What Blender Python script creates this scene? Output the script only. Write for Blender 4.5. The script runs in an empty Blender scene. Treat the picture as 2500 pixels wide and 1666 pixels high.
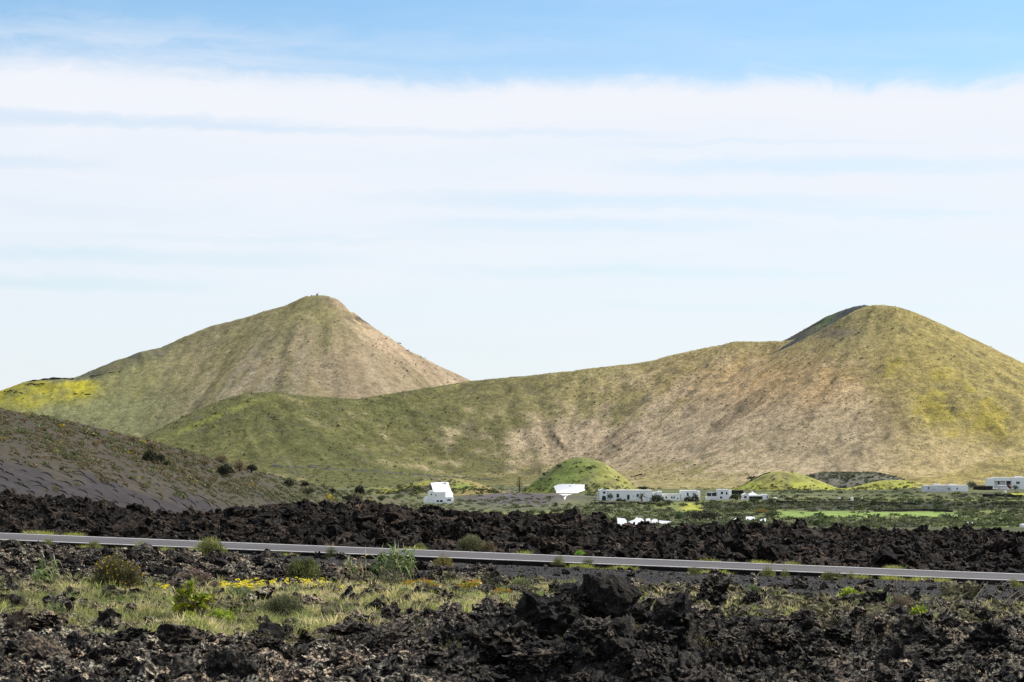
import bpy, bmesh, math, random
import numpy as np
from mathutils import Vector, Matrix

random.seed(7)
rng = np.random.default_rng(11)
SC = bpy.context.scene
COL = SC.collection
PI = math.pi

# ------------------------------------------------------------------ camera model
F = 5903.0          # focal length in pixels of the 2500 px wide photograph (85 mm)
HC = 4.0            # camera height
HOR = 1100.0        # pixel row of the horizon
PITCH = math.atan((HOR - 833.0) / F)
CP, SP = math.cos(PITCH), math.sin(PITCH)


def uv(px, row):
    dx = (np.asarray(px, float) - 1250.0) / F
    dy = (833.0 - np.asarray(row, float)) / F
    yc = CP - dy * SP
    zc = SP + dy * CP
    return dx / yc, zc / yc


def at(px, row, Y):
    u, v = uv(px, row)
    return Vector((float(u * Y), float(Y), float(HC + v * Y)))


def proj(x, y, z):
    """world -> photograph pixel"""
    zz = z - HC
    d = y * CP + zz * SP
    up = -y * SP + zz * CP
    return 1250.0 + F * x / d, 833.0 - F * up / d


# ------------------------------------------------------------------ numpy noise
def _h(i, j, k, s):
    n = (i.astype(np.int64) * 374761393 + j.astype(np.int64) * 668265263 + np.asarray(k).astype(np.int64) * 2147483647 + s * 974634777) & 0xFFFFFFFF
    n = ((n ^ (n >> 13)) * 1274126177) & 0xFFFFFFFF
    n = ((n ^ (n >> 16)) * 2246822519) & 0xFFFFFFFF
    return ((n ^ (n >> 15)) & 0xFFFFFF) / float(0xFFFFFF)


def vnoise(x, y, z=None, s=0):
    x = np.asarray(x, float); y = np.asarray(y, float)
    xi, yi = np.floor(x), np.floor(y)
    fx, fy = x - xi, y - yi
    fx = fx * fx * fx * (fx * (fx * 6 - 15) + 10)
    fy = fy * fy * fy * (fy * (fy * 6 - 15) + 10)

    def layer(k):
        a, b = _h(xi, yi, k, s), _h(xi + 1, yi, k, s)
        c, d = _h(xi, yi + 1, k, s), _h(xi + 1, yi + 1, k, s)
        a = a + (b - a) * fx
        return a + (c + (d - c) * fx - a) * fy
    if z is None:
        return layer(np.int64(0)) * 2 - 1
    z = np.asarray(z, float); zi = np.floor(z); fz = z - zi
    fz = fz * fz * fz * (fz * (fz * 6 - 15) + 10)
    a, b = layer(zi), layer(zi + 1)
    return (a + (b - a) * fz) * 2 - 1


def fbm(x, y, z=None, o=4, s=0, g=0.5, l=2.03):
    a, t, r = 1.0, 0.0, 0
    for k in range(o):
        f = l ** k
        r = r + a * vnoise(x * f, y * f, None if z is None else z * f, s + k * 17)
        t += a
        a *= g
    return r / t


def vplane(x, y, size, s, tilt=1.0):
    """every voronoi cell is a tilted facet: broken clinker"""
    X, Y = np.asarray(x) / size, np.asarray(y) / size
    xi, yi = np.floor(X), np.floor(Y)
    best = np.full(X.shape, 9.0)
    val = np.zeros(X.shape)
    for a in (-1, 0, 1):
        for b in (-1, 0, 1):
            ci, cj = xi + a, yi + b
            zz = np.zeros_like(ci)
            ox, oy = ci + _h(ci, cj, zz, s), cj + _h(ci, cj, zz, s + 1)
            dx, dy = X - ox, Y - oy
            d = dx * dx + dy * dy
            hh = _h(ci, cj, zz, s + 2) * 1.2 - 0.4
            gx = (_h(ci, cj, zz, s + 3) - .5) * 2 * tilt
            gy = (_h(ci, cj, zz, s + 4) - .5) * 2 * tilt
            v = hh + gx * dx + gy * dy - d * 0.7
            m = d < best
            best = np.where(m, d, best)
            val = np.where(m, v, val)
    return val


def sstep(a, b, x):
    t = np.clip((x - a) / (b - a), 0, 1)
    return t * t * (3 - 2 * t)


def mixc(a, b, t):
    return a * (1 - t[:, None]) + np.asarray(b)[None, :] * t[:, None]


def lin(r, g, b):
    return np.array([((c / 255 + .055) / 1.055) ** 2.4 if c > 10 else c / 255 / 12.92 for c in (r, g, b)])


# ------------------------------------------------------------------ mesh building
def mesh_from(name, V, Fc, mat, parent=None, col=None, smooth=False, link=True):
    V = np.ascontiguousarray(V, dtype=np.float32)
    Fc = np.ascontiguousarray(Fc, dtype=np.int32)
    k = Fc.shape[1]
    me = bpy.data.meshes.new(name)
    me.vertices.add(len(V)); me.vertices.foreach_set('co', V.ravel())
    me.loops.add(Fc.size); me.loops.foreach_set('vertex_index', Fc.ravel())
    me.polygons.add(len(Fc))
    me.polygons.foreach_set('loop_start', np.arange(0, Fc.size, k, dtype=np.int32))
    me.polygons.foreach_set('loop_total', np.full(len(Fc), k, dtype=np.int32))
    me.polygons.foreach_set('use_smooth', np.full(len(Fc), bool(smooth)))
    if col is not None:
        at_ = me.attributes.new('col', 'FLOAT_COLOR', 'POINT')
        c4 = np.ones((len(V), 4), np.float32); c4[:, :3] = col
        at_.data.foreach_set('color', c4.ravel())
    me.update(calc_edges=True)
    if len(V) < 20000: me.validate()
    if mat is not None:
        me.materials.append(mat)
    if not link:
        return me
    o = bpy.data.objects.new(name, me)
    COL.objects.link(o)
    if parent is not None:
        o.parent = parent
    return o


def tag(o, label=None, cat=None, group=None, kind=None):
    if label: o['label'] = label
    if cat: o['category'] = cat
    if group: o['group'] = group
    if kind: o['kind'] = kind
    return o


def empty(name, loc, label, cat, group=None, rz=0.0, scale=1.0):
    o = bpy.data.objects.new(name, None)
    o.empty_display_size = 0.2
    COL.objects.link(o)
    o.location = loc
    o.rotation_euler = (0, 0, rz)
    o.scale = (scale,) * 3
    return tag(o, label, cat, group)


def link_mesh(name, me, parent=None, loc=(0, 0, 0), rot=(0, 0, 0), scale=(1, 1, 1)):
    o = bpy.data.objects.new(name, me)
    COL.objects.link(o)
    o.location = loc; o.rotation_euler = rot; o.scale = scale
    if parent is not None:
        o.parent = parent
    return o


def copy_tree(o, parent=None):
    c = o.copy(); COL.objects.link(c)
    if parent is not None:
        c.parent = parent
        c.matrix_parent_inverse = o.matrix_parent_inverse.copy()
    for ch in list(o.children):
        copy_tree(ch, c)
    return c


def grid_faces(nr, nc):
    i = np.arange(nr - 1)[:, None] * nc + np.arange(nc - 1)[None, :]
    i = i.ravel()
    return np.stack([i, i + 1, i + nc + 1, i + nc], 1)


class TB:
    """triangle builder"""
    def __init__(s):
        s.V, s.F, s.C, s.n = [], [], [], 0

    def add(s, V, Fc, col=None):
        V = np.asarray(V, float).reshape(-1, 3); Fc = np.asarray(Fc, int).reshape(-1, 3)
        s.V.append(V); s.F.append(Fc + s.n); s.n += len(V)
        c = np.ones((len(V), 3)) if col is None else np.broadcast_to(np.asarray(col, float), (len(V), 3))
        s.C.append(c)

    def box(s, x0, x1, y0, y1, z0, z1, col=None):
        V = [(x, y, z) for z in (z0, z1) for x, y in ((x0, y0), (x1, y0), (x1, y1), (x0, y1))]
        q = [(0, 3, 2, 1), (4, 5, 6, 7), (0, 1, 5, 4), (1, 2, 6, 5), (2, 3, 7, 6), (3, 0, 4, 7)]
        Fc = []
        for a, b, c, d in q:
            Fc += [(a, b, c), (a, c, d)]
        s.add(V, Fc, col)

    def poly_prism(s, pts, y0, y1, col=None):
        """pts: x,z outline (counter-clockwise seen from -y), extruded along y; fan triangulated"""
        n = len(pts)
        V = [(x, y0, z) for x, z in pts] + [(x, y1, z) for x, z in pts]
        Fc = []
        for i in range(1, n - 1):
            Fc.append((0, i, i + 1)); Fc.append((n, n + i + 1, n + i))
        for i in range(n):
            j = (i + 1) % n
            Fc += [(i, n + i, n + j), (i, n + j, j)]
        s.add(V, Fc, col)

    def tube(s, pts, radii, seg=6, col=None):
        pts = [Vector(p) for p in pts]
        V, Fc = [], []
        for i, p in enumerate(pts):
            t = (pts[min(i + 1, len(pts) - 1)] - pts[max(i - 1, 0)])
            t = t.normalized() if t.length > 1e-9 else Vector((0, 0, 1))
            a = t.orthogonal().normalized(); b = t.cross(a)
            for k in range(seg):
                an = 2 * PI * k / seg
                V.append(p + (a * math.cos(an) + b * math.sin(an)) * radii[i])
        for i in range(len(pts) - 1):
            for k in range(seg):
                q = (i * seg + k, i * seg + (k + 1) % seg, (i + 1) * seg + (k + 1) % seg, (i + 1) * seg + k)
                Fc += [(q[0], q[1], q[2]), (q[0], q[2], q[3])]
        s.add([tuple(v) for v in V], Fc, col)

    def arrays(s):
        return np.concatenate(s.V), np.concatenate(s.F), np.concatenate(s.C)

    def build(s, name, mat, parent=None, smooth=False):
        V, Fc, C = s.arrays()
        return mesh_from(name, V, Fc, mat, parent, C, smooth)

    def mesh(s, name, mat, smooth=False):
        V, Fc, C = s.arrays()
        return mesh_from(name, V, Fc, mat, None, C, smooth, link=False)


# ------------------------------------------------------------------ materials
def new_mat(name):
    m = bpy.data.materials.new(name)
    m.use_nodes = True
    nt = m.node_tree
    nt.nodes.clear()
    out = nt.nodes.new('ShaderNodeOutputMaterial')
    return m, nt, out


class N:
    def __init__(s, nt): s.nt = nt

    def node(s, t, **kw):
        n = s.nt.nodes.new(t)
        for k, v in kw.items(): setattr(n, k, v)
        return n

    def link(s, a, b): s.nt.links.new(a, b)

    def val(s, sock, v):
        if hasattr(v, 'is_output'): s.link(v, sock)
        else: sock.default_value = v

    def math(s, op, a, b=0.0, c=None, clamp=False):
        n = s.node('ShaderNodeMath', operation=op, use_clamp=clamp)
        s.val(n.inputs[0], a); s.val(n.inputs[1], b)
        if c is not None: s.val(n.inputs[2], c)
        return n.outputs[0]

    def mix(s, f, a, b, blend='MIX'):
        n = s.node('ShaderNodeMix', data_type='RGBA', blend_type=blend)
        s.val(n.inputs[0], f)
        for sock, v in ((n.inputs[6], a), (n.inputs[7], b)):
            if hasattr(v, 'is_output'): s.link(v, sock)
            else: sock.default_value = (v[0], v[1], v[2], 1)
        return n.outputs[2]

    def noise(s, vec, scale, detail=4, rough=.55, lac=2.0, dist=0.0):
        n = s.node('ShaderNodeTexNoise')
        n.inputs['Scale'].default_value = scale
        n.inputs['Detail'].default_value = detail
        n.inputs['Roughness'].default_value = rough
        n.inputs['Lacunarity'].default_value = lac
        n.inputs['Distortion'].default_value = dist
        if vec is not None: s.link(vec, n.inputs['Vector'])
        return n.outputs['Fac']

    def voro(s, vec, scale, feature='F1', out='Distance'):
        n = s.node('ShaderNodeTexVoronoi', feature=feature)
        n.inputs['Scale'].default_value = scale
        s.link(vec, n.inputs['Vector'])
        return n.outputs[out]

    def ramp(s, f, stops, interp='LINEAR'):
        n = s.node('ShaderNodeValToRGB')
        cr = n.color_ramp; cr.interpolation = interp
        while len(cr.elements) > 1: cr.elements.remove(cr.elements[-1])
        for i, (p, c) in enumerate(stops):
            e = cr.elements[0] if i == 0 else cr.elements.new(p)
            e.position = p
            e.color = (c, c, c, 1) if isinstance(c, (int, float)) else (c[0], c[1], c[2], 1)
        s.link(f, n.inputs[0])
        return n.outputs[0]

    def smooth(s, f, a, b):
        n = s.node('ShaderNodeMapRange', interpolation_type='SMOOTHSTEP')
        s.val(n.inputs[0], f)
        n.inputs[1].default_value = a; n.inputs[2].default_value = b
        return n.outputs[0]

    def bump(s, h, strength, dist):
        n = s.node('ShaderNodeBump')
        n.inputs['Strength'].default_value = strength
        n.inputs['Distance'].default_value = dist
        s.link(h, n.inputs['Height'])
        return n.outputs[0]

    def bsdf(s, col, rough=.9, spec=.2, normal=None):
        n = s.node('ShaderNodeBsdfPrincipled')
        if hasattr(col, 'is_output'): s.link(col, n.inputs['Base Color'])
        else: n.inputs['Base Color'].default_value = (col[0], col[1], col[2], 1)
        s.val(n.inputs['Roughness'], rough)
        n.inputs['Specular IOR Level'].default_value = spec
        if normal is not None: s.link(normal, n.inputs['Normal'])
        return n


def pos(n): return n.node('ShaderNodeNewGeometry').outputs['Position']
def attr(n): return n.node('ShaderNodeAttribute', attribute_name='col').outputs['Color']


def terrain_mat(name, s1, s2, bump_d, speck=0.0, speck_scale=0.2, contrast=.55, speck_col=(.045, .05, .025), anis=None):
    m, nt, out = new_mat(name); n = N(nt)
    p = pos(n); c = attr(n)
    a = n.noise(p, s1, 5, .65); b = n.noise(p, s2, 4, .6)
    k = n.math('ADD', n.math('MULTIPLY', a, .55), n.math('MULTIPLY', b, .45))
    k = n.smooth(k, .32, .68)
    k = n.math('MULTIPLY_ADD', k, 2 * contrast, 1 - contrast)
    cc = n.mix(1.0, c, n.node('ShaderNodeCombineColor').outputs[0], 'MULTIPLY')
    comb = cc.node.inputs[7].links[0].from_node
    for i in range(3): n.link(k, comb.inputs[i])
    if speck > 0:
        v = n.voro(p, speck_scale)
        sz = n.math('MULTIPLY', n.noise(p, speck_scale * .12, 2), .62)
        f = n.math('MULTIPLY', n.math('LESS_THAN', v, sz), n.math('GREATER_THAN', n.noise(p, speck_scale * 1.7, 2), .44))
        cc = n.mix(n.math('MULTIPLY', f, speck), cc, speck_col)  # dark specks paint small shrubs together with their shadows
    nb = n.bump(n.math('ADD', a, n.math('MULTIPLY', b, .5)), 1.0, bump_d)
    bs = n.bsdf(cc, .95, .05, nb)
    n.link(bs.outputs[0], out.inputs[0])
    return m


def lava_mat(name, dark, brown, lichen, lich_amt, sc, bump_d, spec=.2):
    m, nt, out = new_mat(name); n = N(nt)
    p = pos(n)
    g = n.node('ShaderNodeNewGeometry')
    a = n.noise(p, sc * .22, 3, .6); b = n.noise(p, sc, 5, .7); f = n.noise(p, sc * 5.5, 5, .75); q = n.noise(p, sc * 11, 3, .7)
    v = n.voro(p, sc * 4.5)
    base = n.mix(n.smooth(a, .40, .66), dark, brown)
    base = n.mix(n.smooth(f, .42, .60), n.mix(.8, base, (.003, .0025, .0025)), n.mix(1.0, base, (1.5, 1.45, 1.4), 'MULTIPLY'))  # darkens pits and lightens grains as shade and light would
    z = n.node('ShaderNodeSeparateXYZ'); n.link(g.outputs['Normal'], z.inputs[0])
    patch = n.smooth(n.math('ADD', n.math('MULTIPLY', b, .6), n.math('MULTIPLY', a, .4)), .34, .52)
    grain = n.smooth(n.math('ADD', n.math('MULTIPLY', f, .6), n.math('MULTIPLY', q, .4)), .48, .60)
    lm = n.math('MULTIPLY', n.math('MULTIPLY', n.smooth(z.outputs[2], -.15, .6), patch), grain)  # lichen on upward faces, doubling as painted sunlit tops
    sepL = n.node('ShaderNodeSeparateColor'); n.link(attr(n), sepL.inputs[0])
    lm = n.math('MULTIPLY', lm, n.math('MULTIPLY_ADD', sepL.outputs[1], .85 * lich_amt, .12 * lich_amt))
    base = n.mix(lm, base, n.mix(n.smooth(n.noise(p, sc * .6, 2), .4, .6), lichen, [lichen[0] * 1.15, lichen[1] * .95, lichen[2] * .85]))
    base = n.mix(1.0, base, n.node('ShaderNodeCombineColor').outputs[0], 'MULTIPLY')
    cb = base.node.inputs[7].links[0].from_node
    kk = n.math('MULTIPLY_ADD', sepL.outputs[1], .95, .30)  # low green darkens the rock: the outcrop's shade painted into its colour
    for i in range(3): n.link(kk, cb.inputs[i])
    # the vertex colour carries the plant mat that grows over the rock (red) and cinder (blue)
    c = attr(n)
    sep = n.node('ShaderNodeSeparateColor'); n.link(c, sep.inputs[0])
    base = n.mix(n.math('MULTIPLY', n.smooth(n.math('ADD', n.math('ADD', n.math('MULTIPLY', b, .5), n.math('MULTIPLY', f, .5)), sep.outputs[0]), .72, 1.02), .92), base, n.mix(n.smooth(n.noise(p, sc * 4, 4, .7), .35, .65), (.075, .068, .034), (.30, .27, .13)))
    gr_ = n.mix(n.smooth(q, .35, .68), (.008, .007, .007), (.040, .0355, .035))
    gr_ = n.mix(n.smooth(n.noise(p, .35, 4, .65), .42, .66), gr_, n.mix(.5, gr_, (.06, .05, .036)))
    base = n.mix(sep.outputs[2], base, gr_)
    h = n.math('ADD', n.math('ADD', n.math('MULTIPLY', b, .9), n.math('MULTIPLY', f, .55)), n.math('ADD', n.math('MULTIPLY', v, -.35), n.math('MULTIPLY', q, .25)))
    nb = n.bump(h, 1.0, bump_d)
    bs = n.bsdf(base, .75, spec, nb)
    n.link(bs.outputs[0], out.inputs[0])
    return m


def leaf_mat(name, transl=.35, rough=.7, var=.35, scale=3.0, spec=.15, gain=1.5):
    m, nt, out = new_mat(name); n = N(nt)
    p = pos(n); c = attr(n)
    k = n.math('MULTIPLY_ADD', n.smooth(n.noise(p, scale, 3), .3, .7), 2 * var * gain, (1 - var) * gain)
    comb = n.node('ShaderNodeCombineColor')
    for i in range(3): n.link(k, comb.inputs[i])
    cc = n.mix(1.0, c, comb.outputs[0], 'MULTIPLY')
    bs = n.bsdf(cc, rough, spec)
    tr = n.node('ShaderNodeBsdfTranslucent'); n.link(cc, tr.inputs[0])
    mx = n.node('ShaderNodeMixShader'); mx.inputs[0].default_value = transl
    n.link(bs.outputs[0], mx.inputs[1]); n.link(tr.outputs[0], mx.inputs[2])
    n.link(mx.outputs[0], out.inputs[0])
    return m


def paint_mat(name, col, scale=1.5, var=.12, rough=.8, bump_d=0.0, spec=.2):
    m, nt, out = new_mat(name); n = N(nt)
    p = pos(n)
    a = n.noise(p, scale, 5, .65)
    cc = n.mix(n.smooth(a, .3, .7), [x * (1 - var) for x in col], [min(.9, x * (1 + var)) for x in col])
    nb = n.bump(a, 1.0, bump_d) if bump_d else None
    bs = n.bsdf(cc, rough, spec, nb)
    n.link(bs.outputs[0], out.inputs[0])
    return m


M_FGLAVA = lava_mat('lava_near', (.0125, .0108, .0105), (.052, .041, .034), (.50, .455, .34), 1.0, 2.6, .075, .16)
M_FARLAVA = lava_mat('lava_far', (.010, .0075, .0065), (.050, .037, .029), (.36, .28, .20), 1.0, .9, .2, .1)  # the lichen colour here paints the brown lit tops
M_HILL = terrain_mat('hill_ground', .30, .95, .8, .55, .42, .40, (.085, .08, .042))
M_HILLFAR = terrain_mat('far_hill_ground', .22, .7, .9, .35, .32, .32, (.12, .11, .07))
M_CINDER = terrain_mat('cinder_ground', .25, 1.5, .10, 0, 1, .22)
M_VALLEY = terrain_mat('valley_ground', .06, .3, .6, .5, .35, .4, (.03, .035, .02))
M_MOUND = terrain_mat('mound_ground', .12, .7, .25, 0, .5, .22)
M_LEAF = leaf_mat('shrub_leaves', .25)
M_GRASS = leaf_mat('grass_blades', .42, .75, .35, 4, .15, 1.6)
M_SUCC = leaf_mat('succulent_leaves', .3, .35, .25, 6, .45)
M_PETAL = leaf_mat('flower_petals', .3, .6, .12, 8, .15, 1.1)
M_BARK = paint_mat('bark', (.07, .052, .038), 4, .35, .9)
M_DRY = paint_mat('dry_stem', (.50, .41, .28), 6, .25, .8)
M_HEAD = paint_mat('dried_flower_head', (.27, .195, .16), 14, .4, .9)
M_WHITE = paint_mat('white_render', (.87, .875, .88), .35, .04, .85)
M_STONEW = paint_mat('weathered_white_render', (.66, .665, .68), .9, .25, .9)
M_LIME = paint_mat('limewash', (.90, .90, .89), .25, .02, .85)
M_GLASS = paint_mat('dark_window', (.018, .024, .03), 2, .3, .25, 0, .5)
M_GREENW = paint_mat('green_woodwork', (.02, .055, .04), 2, .3, .5)
M_STONE = paint_mat('dark_stone', (.028, .024, .025), .8, .45, .95, .3)
M_BANK = paint_mat('bank_stone_shade', (.010, .0085, .008), 3, .5, .95, .1, .05)  # near black: the bank's shade is put into its colour
M_BROWNW = paint_mat('brown_stone', (.085, .06, .045), 1.2, .4, .95)
M_RED = paint_mat('red_sheet', (.16, .02, .02), 1, .2, .6)
M_BEIGE = paint_mat('beige_render', (.36, .31, .22), 1, .15, .85)
M_GREYR = paint_mat('grey_roof', (.20, .20, .21), 1, .15, .8)
M_LINE = paint_mat('road_paint', (.66, .65, .64), 3.5, .22, .7)


def asphalt():
    m, nt, out = new_mat('asphalt'); n = N(nt)
    p = pos(n)
    a = n.noise(p, .35, 4, .6); b = n.noise(p, 9, 3, .7)
    mp = n.node('ShaderNodeMapping'); n.link(p, mp.inputs[0]); mp.inputs['Scale'].default_value = (.03, 1.1, 1)
    w = n.noise(mp.outputs[0], 1, 3, .5)
    k = n.math('ADD', n.math('ADD', n.math('MULTIPLY', a, .35), n.math('MULTIPLY', b, .25)), n.math('MULTIPLY', w, .5))
    cc = n.mix(n.smooth(k, .4, .7), (.072, .066, .068), (.105, .097, .099))
    bs = n.bsdf(cc, .8, .25, n.bump(b, .5, .02))
    n.link(bs.outputs[0], out.inputs[0])
    return m


M_ASPHALT = asphalt()

# ------------------------------------------------------------------ terrain functions
def plane_drop(x, y): return 1.75 + .026 * y + .04 * x


def z_road(x): return HC - (1.75 + .026 * 90) - .04 * x - .35 * np.exp(-((x - 14) / 9.0) ** 2) * 0


def plane_row(px, y):
    u = (px - 1250) / F
    return HOR + F * (1.75 / y + .026 + .04 * u)


def fg_masks(x, y):
    px = 1250 + F * x / y
    row = plane_row(px, y)
    wob = 26 * fbm(x * .55, y * .4, o=3, s=5) + 12 * fbm(x * 1.7, y * 1.2, o=2, s=9)
    yg = np.interp(px, [-500, 0, 450, 560, 700, 1150, 1300, 1500, 2500, 3000], [77, 78, 77, 75, 71, 69, 63, 61, 60, 60])
    gravel = sstep(-1.5, 1.5, y - yg + 3.0 * fbm(x * .4, y * .3, o=3, s=3))
    lo = np.interp(px, [-500, 0, 300, 500, 800, 1000, 1250, 1500, 1650, 2000, 2500, 3000], [1510, 1510, 1530, 1555, 1540, 1505, 1490, 1490, 1512, 1525, 1540, 1540])
    hi = np.interp(px, [-500, 0, 300, 600, 900, 1300, 1700, 2500, 3000], [1424, 1424, 1418, 1418, 1420, 1418, 1418, 1442, 1445])
    patch = sstep(.28, .42, fbm(x * .8 + 3, y * .55, o=3, s=6)) * (row < 1625) * (px < 1000)
    grass = np.maximum(sstep(-14, 14, lo + wob - row), patch * .8) * sstep(-10, 10, row - hi + wob * .5) * (1 - gravel)
    return gravel, grass, px, row


OUT = [  # outcrops: px, Y, height, half width (m) , half depth (m)
    (1330, 29.0, .42, .95, 1.5), (1490, 29.5, .50, .75, 1.5), (1180, 27.0, .22, .9, 1.6), (1640, 31.5, .40, .8, 1.3),
    (1450, 25.5, .42, .9, 1.6), (1720, 20, .34, .7, 1.6), (2000, 33.5, .36, 1.5, 1.2), (2330, 35, .34, 1.6, 1.3), (430, 37, .10, 1.4, 1.2),
    (2150, 33, .30, 1.2, 1.0), (1780, 36, .2, .8, 1), (700, 40, .08, 1.2, 1.4),
]


def lichen_shade(px, row):  # lichen share; its low values also paint the shaded outcrop dark
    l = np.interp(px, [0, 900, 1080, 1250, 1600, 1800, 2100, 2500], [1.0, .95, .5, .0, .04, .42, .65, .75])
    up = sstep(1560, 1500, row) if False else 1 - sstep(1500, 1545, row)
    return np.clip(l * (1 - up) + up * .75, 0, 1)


def fg_base(x, y):
    z = HC - plane_drop(x, y)
    for px, Y, h, wx, wy in OUT:
        cx = (px - 1250) / F * Y
        dy = (y - Y)
        # steep camera side, gentle far side
        dd = np.where(dy < 0, dy / (wy * .55), dy / (wy * 1.5))
        z = z + h * np.exp(-((x - cx) / wx) ** 2 - dd ** 2)
    # shallow ditch in front of the road
    z = z - .40 * sstep(82, 87.5, y)
    return z


def fg_height(x, y):
    gravel, grass, px, row = fg_masks(x, y)
    A = (1 - gravel) * (1 - .45 * grass) + .02
    wx = .12 * fbm(x * 3, y * 3, o=3, s=30); wy = .12 * fbm(x * 3, y * 3, o=3, s=31)
    r = .09 * vplane(x + wx, y + wy, .7, 1, .6) + .08 * vplane(x + wx, y + wy, .3, 11, .8) + .05 * vplane(x + wx * .5, y + wy * .5, .14, 21, .9)
    r = r + .20 * fbm(x * .9, y * .7, o=4, s=41) + .05 * fbm(x * 7, y * 7, o=3, s=43)
    return fg_base(x, y) + A * r - .05 * (1 - gravel) + gravel * (.03 * fbm(x * 2.2, y * 2.2, o=3, s=44) + .05 * fbm(x * .3, y * .3, o=2, s=45))


def farlava_base(x, y):
    t = np.interp(y, [97, 200], [.04, .025])
    d = np.interp(y, [90, 97, 205, 225, 300, 420], [4.3, 4.25, 5.35, 6.1, 11.5, 15])
    z = HC - d - t * x
    # taller heaps at the left
    px = 1250 + F * x / y
    z = z + np.interp(px, [-200, 0, 250, 450, 560, 700, 1000, 1100, 1460, 1520, 1640, 1720, 1780, 1880, 1960, 2500], [.15, .05, -.35, -.95, -.35, .1, -.15, -.45, -.65, -1.2, -1.2, -.85, -.85, -.85, -.75, -1.05]) * sstep(100, 185, y) - .15
    return z


def farlava_height(x, y):
    wx = .5 * fbm(x * .8, y * .8, o=3, s=58); wy = .5 * fbm(x * .8, y * .8, o=3, s=59)
    h = .7 * fbm(x * .07, y * .05, o=3, s=61) + .28 * vplane(x + wx, y + wy, 3.0, 62, .7) + .24 * vplane(x + wx, y + wy, 1.2, 65, .9) + .14 * vplane(x + wx * .4, y + wy * .4, .5, 68, 1.0) + .12 * fbm(x * 1.6, y * 1.6, o=3, s=69)
    k = sstep(97.5, 102, y)
    return farlava_base(x, y) + k * (h - .12) - (1 - k) * .12


VY = [90, 200, 300, 500, 700, 1000, 1300, 1500, 3000, 9000]
VD = [6, 8.5, 12, 16, 19, 21.6, 22.8, 23.2, 25, 30]


def valley_base(x, y):
    px = 1250 + F * x / np.maximum(y, 1)
    z = HC - np.interp(y, VY, VD)
    # right hand terrace the upper houses stand on
    z = z + 1.6 * sstep(1900, 2350, px) * sstep(1000, 1250, y)
    # dark lava shoulder beside the long house
    z = z + 2.2 * np.exp(-((px - 1250) / 130) ** 2) * np.exp(-((y - 1130) / 70) ** 2)
    return z


def valley_height(x, y):
    return valley_base(x, y) + .7 * fbm(x * .02, y * .012, o=4, s=81) * sstep(250, 500, y) + .25 * fbm(x * .15, y * .1, o=3, s=83)


CPX = [-900, -400, 0, 100, 200, 370, 500, 640, 760, 900, 1000, 1100, 1250, 1500]
CRW = [930, 945, 998, 1014, 1034, 1076, 1114, 1152, 1180, 1207, 1224, 1240, 1268, 1310]
CYR = [340, 355, 380, 388, 396, 415, 432, 452, 470, 500, 525, 555, 600, 700]


def cinder_base(x, y):
    px = 1250 + F * x / y
    yr = np.interp(px, CPX, CYR)
    row = np.interp(px, CPX, CRW)
    zr = HC - (row - HOR) / F * yr
    d = yr - y
    s = .125
    front = zr - s * (np.sqrt(d * d + 9.0) - 3.0)
    back = zr - .22 * (np.sqrt(d * d + 36) - 6)
    return np.where(d > 0, front, back)


def cinder_height(x, y):
    return cinder_base(x, y) + .35 * fbm(x * .06, y * .04, o=3, s=91) + .06 * fbm(x * .8, y * .8, o=2, s=92)


def hit(px, row, fun, y0, y1, n=500):
    """where the sight line through a pixel meets a terrain"""
    px = np.atleast_1d(np.asarray(px, float)); row = np.atleast_1d(np.asarray(row, float))
    u, v = uv(px, row)
    ys = np.geomspace(y0, y1, n)
    X = u[:, None] * ys[None, :]; Z = HC + v[:, None] * ys[None, :]
    G = fun(X, np.broadcast_to(ys[None, :], X.shape))
    below = Z <= G
    k = np.where(below.any(1), below.argmax(1), n - 1)
    D = Z - G
    i = np.arange(len(k)); k0 = np.maximum(k - 1, 0)
    da, db = D[i, k0], D[i, k]
    t = np.where((k > 0) & (da > 0) & (db <= 0), da / np.where(da - db == 0, 1, da - db), 1.0)
    Y = ys[k0] + (ys[k] - ys[k0]) * t
    return u * Y, Y, below.any(1)


def persp_grid(u0, u1, nu, y0, y1, ny):
    u = np.linspace(u0, u1, nu); y = np.geomspace(y0, y1, ny)
    U, Yg = np.meshgrid(u, y)
    return (U * Yg).ravel(), Yg.ravel()


# ------------------------------------------------------------------ ground sheets
# a base sheet reaching the horizon, under everything
tb = TB()
gx = np.concatenate([np.linspace(-14000, -1500, 9), np.linspace(-1200, 1200, 13), np.linspace(1500, 14000, 9)])
gy = np.array([-400, -50, 60, 90, 130, 200, 300, 500, 700, 1000, 1300, 1500, 2000, 3000, 5000, 9000, 20000.])
GX, GY = np.meshgrid(gx, gy)
GZ = HC - np.interp(GY, [-400, 0, 90, 200] + VY[2:], [5, 5, 7.5, 10.5] + [d + 1.5 for d in VD[2:]])
base = mesh_from('ground', np.stack([GX.ravel(), GY.ravel(), GZ.ravel()], 1), grid_faces(*GX.shape), M_VALLEY, None, np.tile((.09, .09, .05), (GX.size, 1)), True)
tag(base, 'dark low plain lying beneath the fields and hills as far as the horizon', 'ground', None, 'structure')

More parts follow.
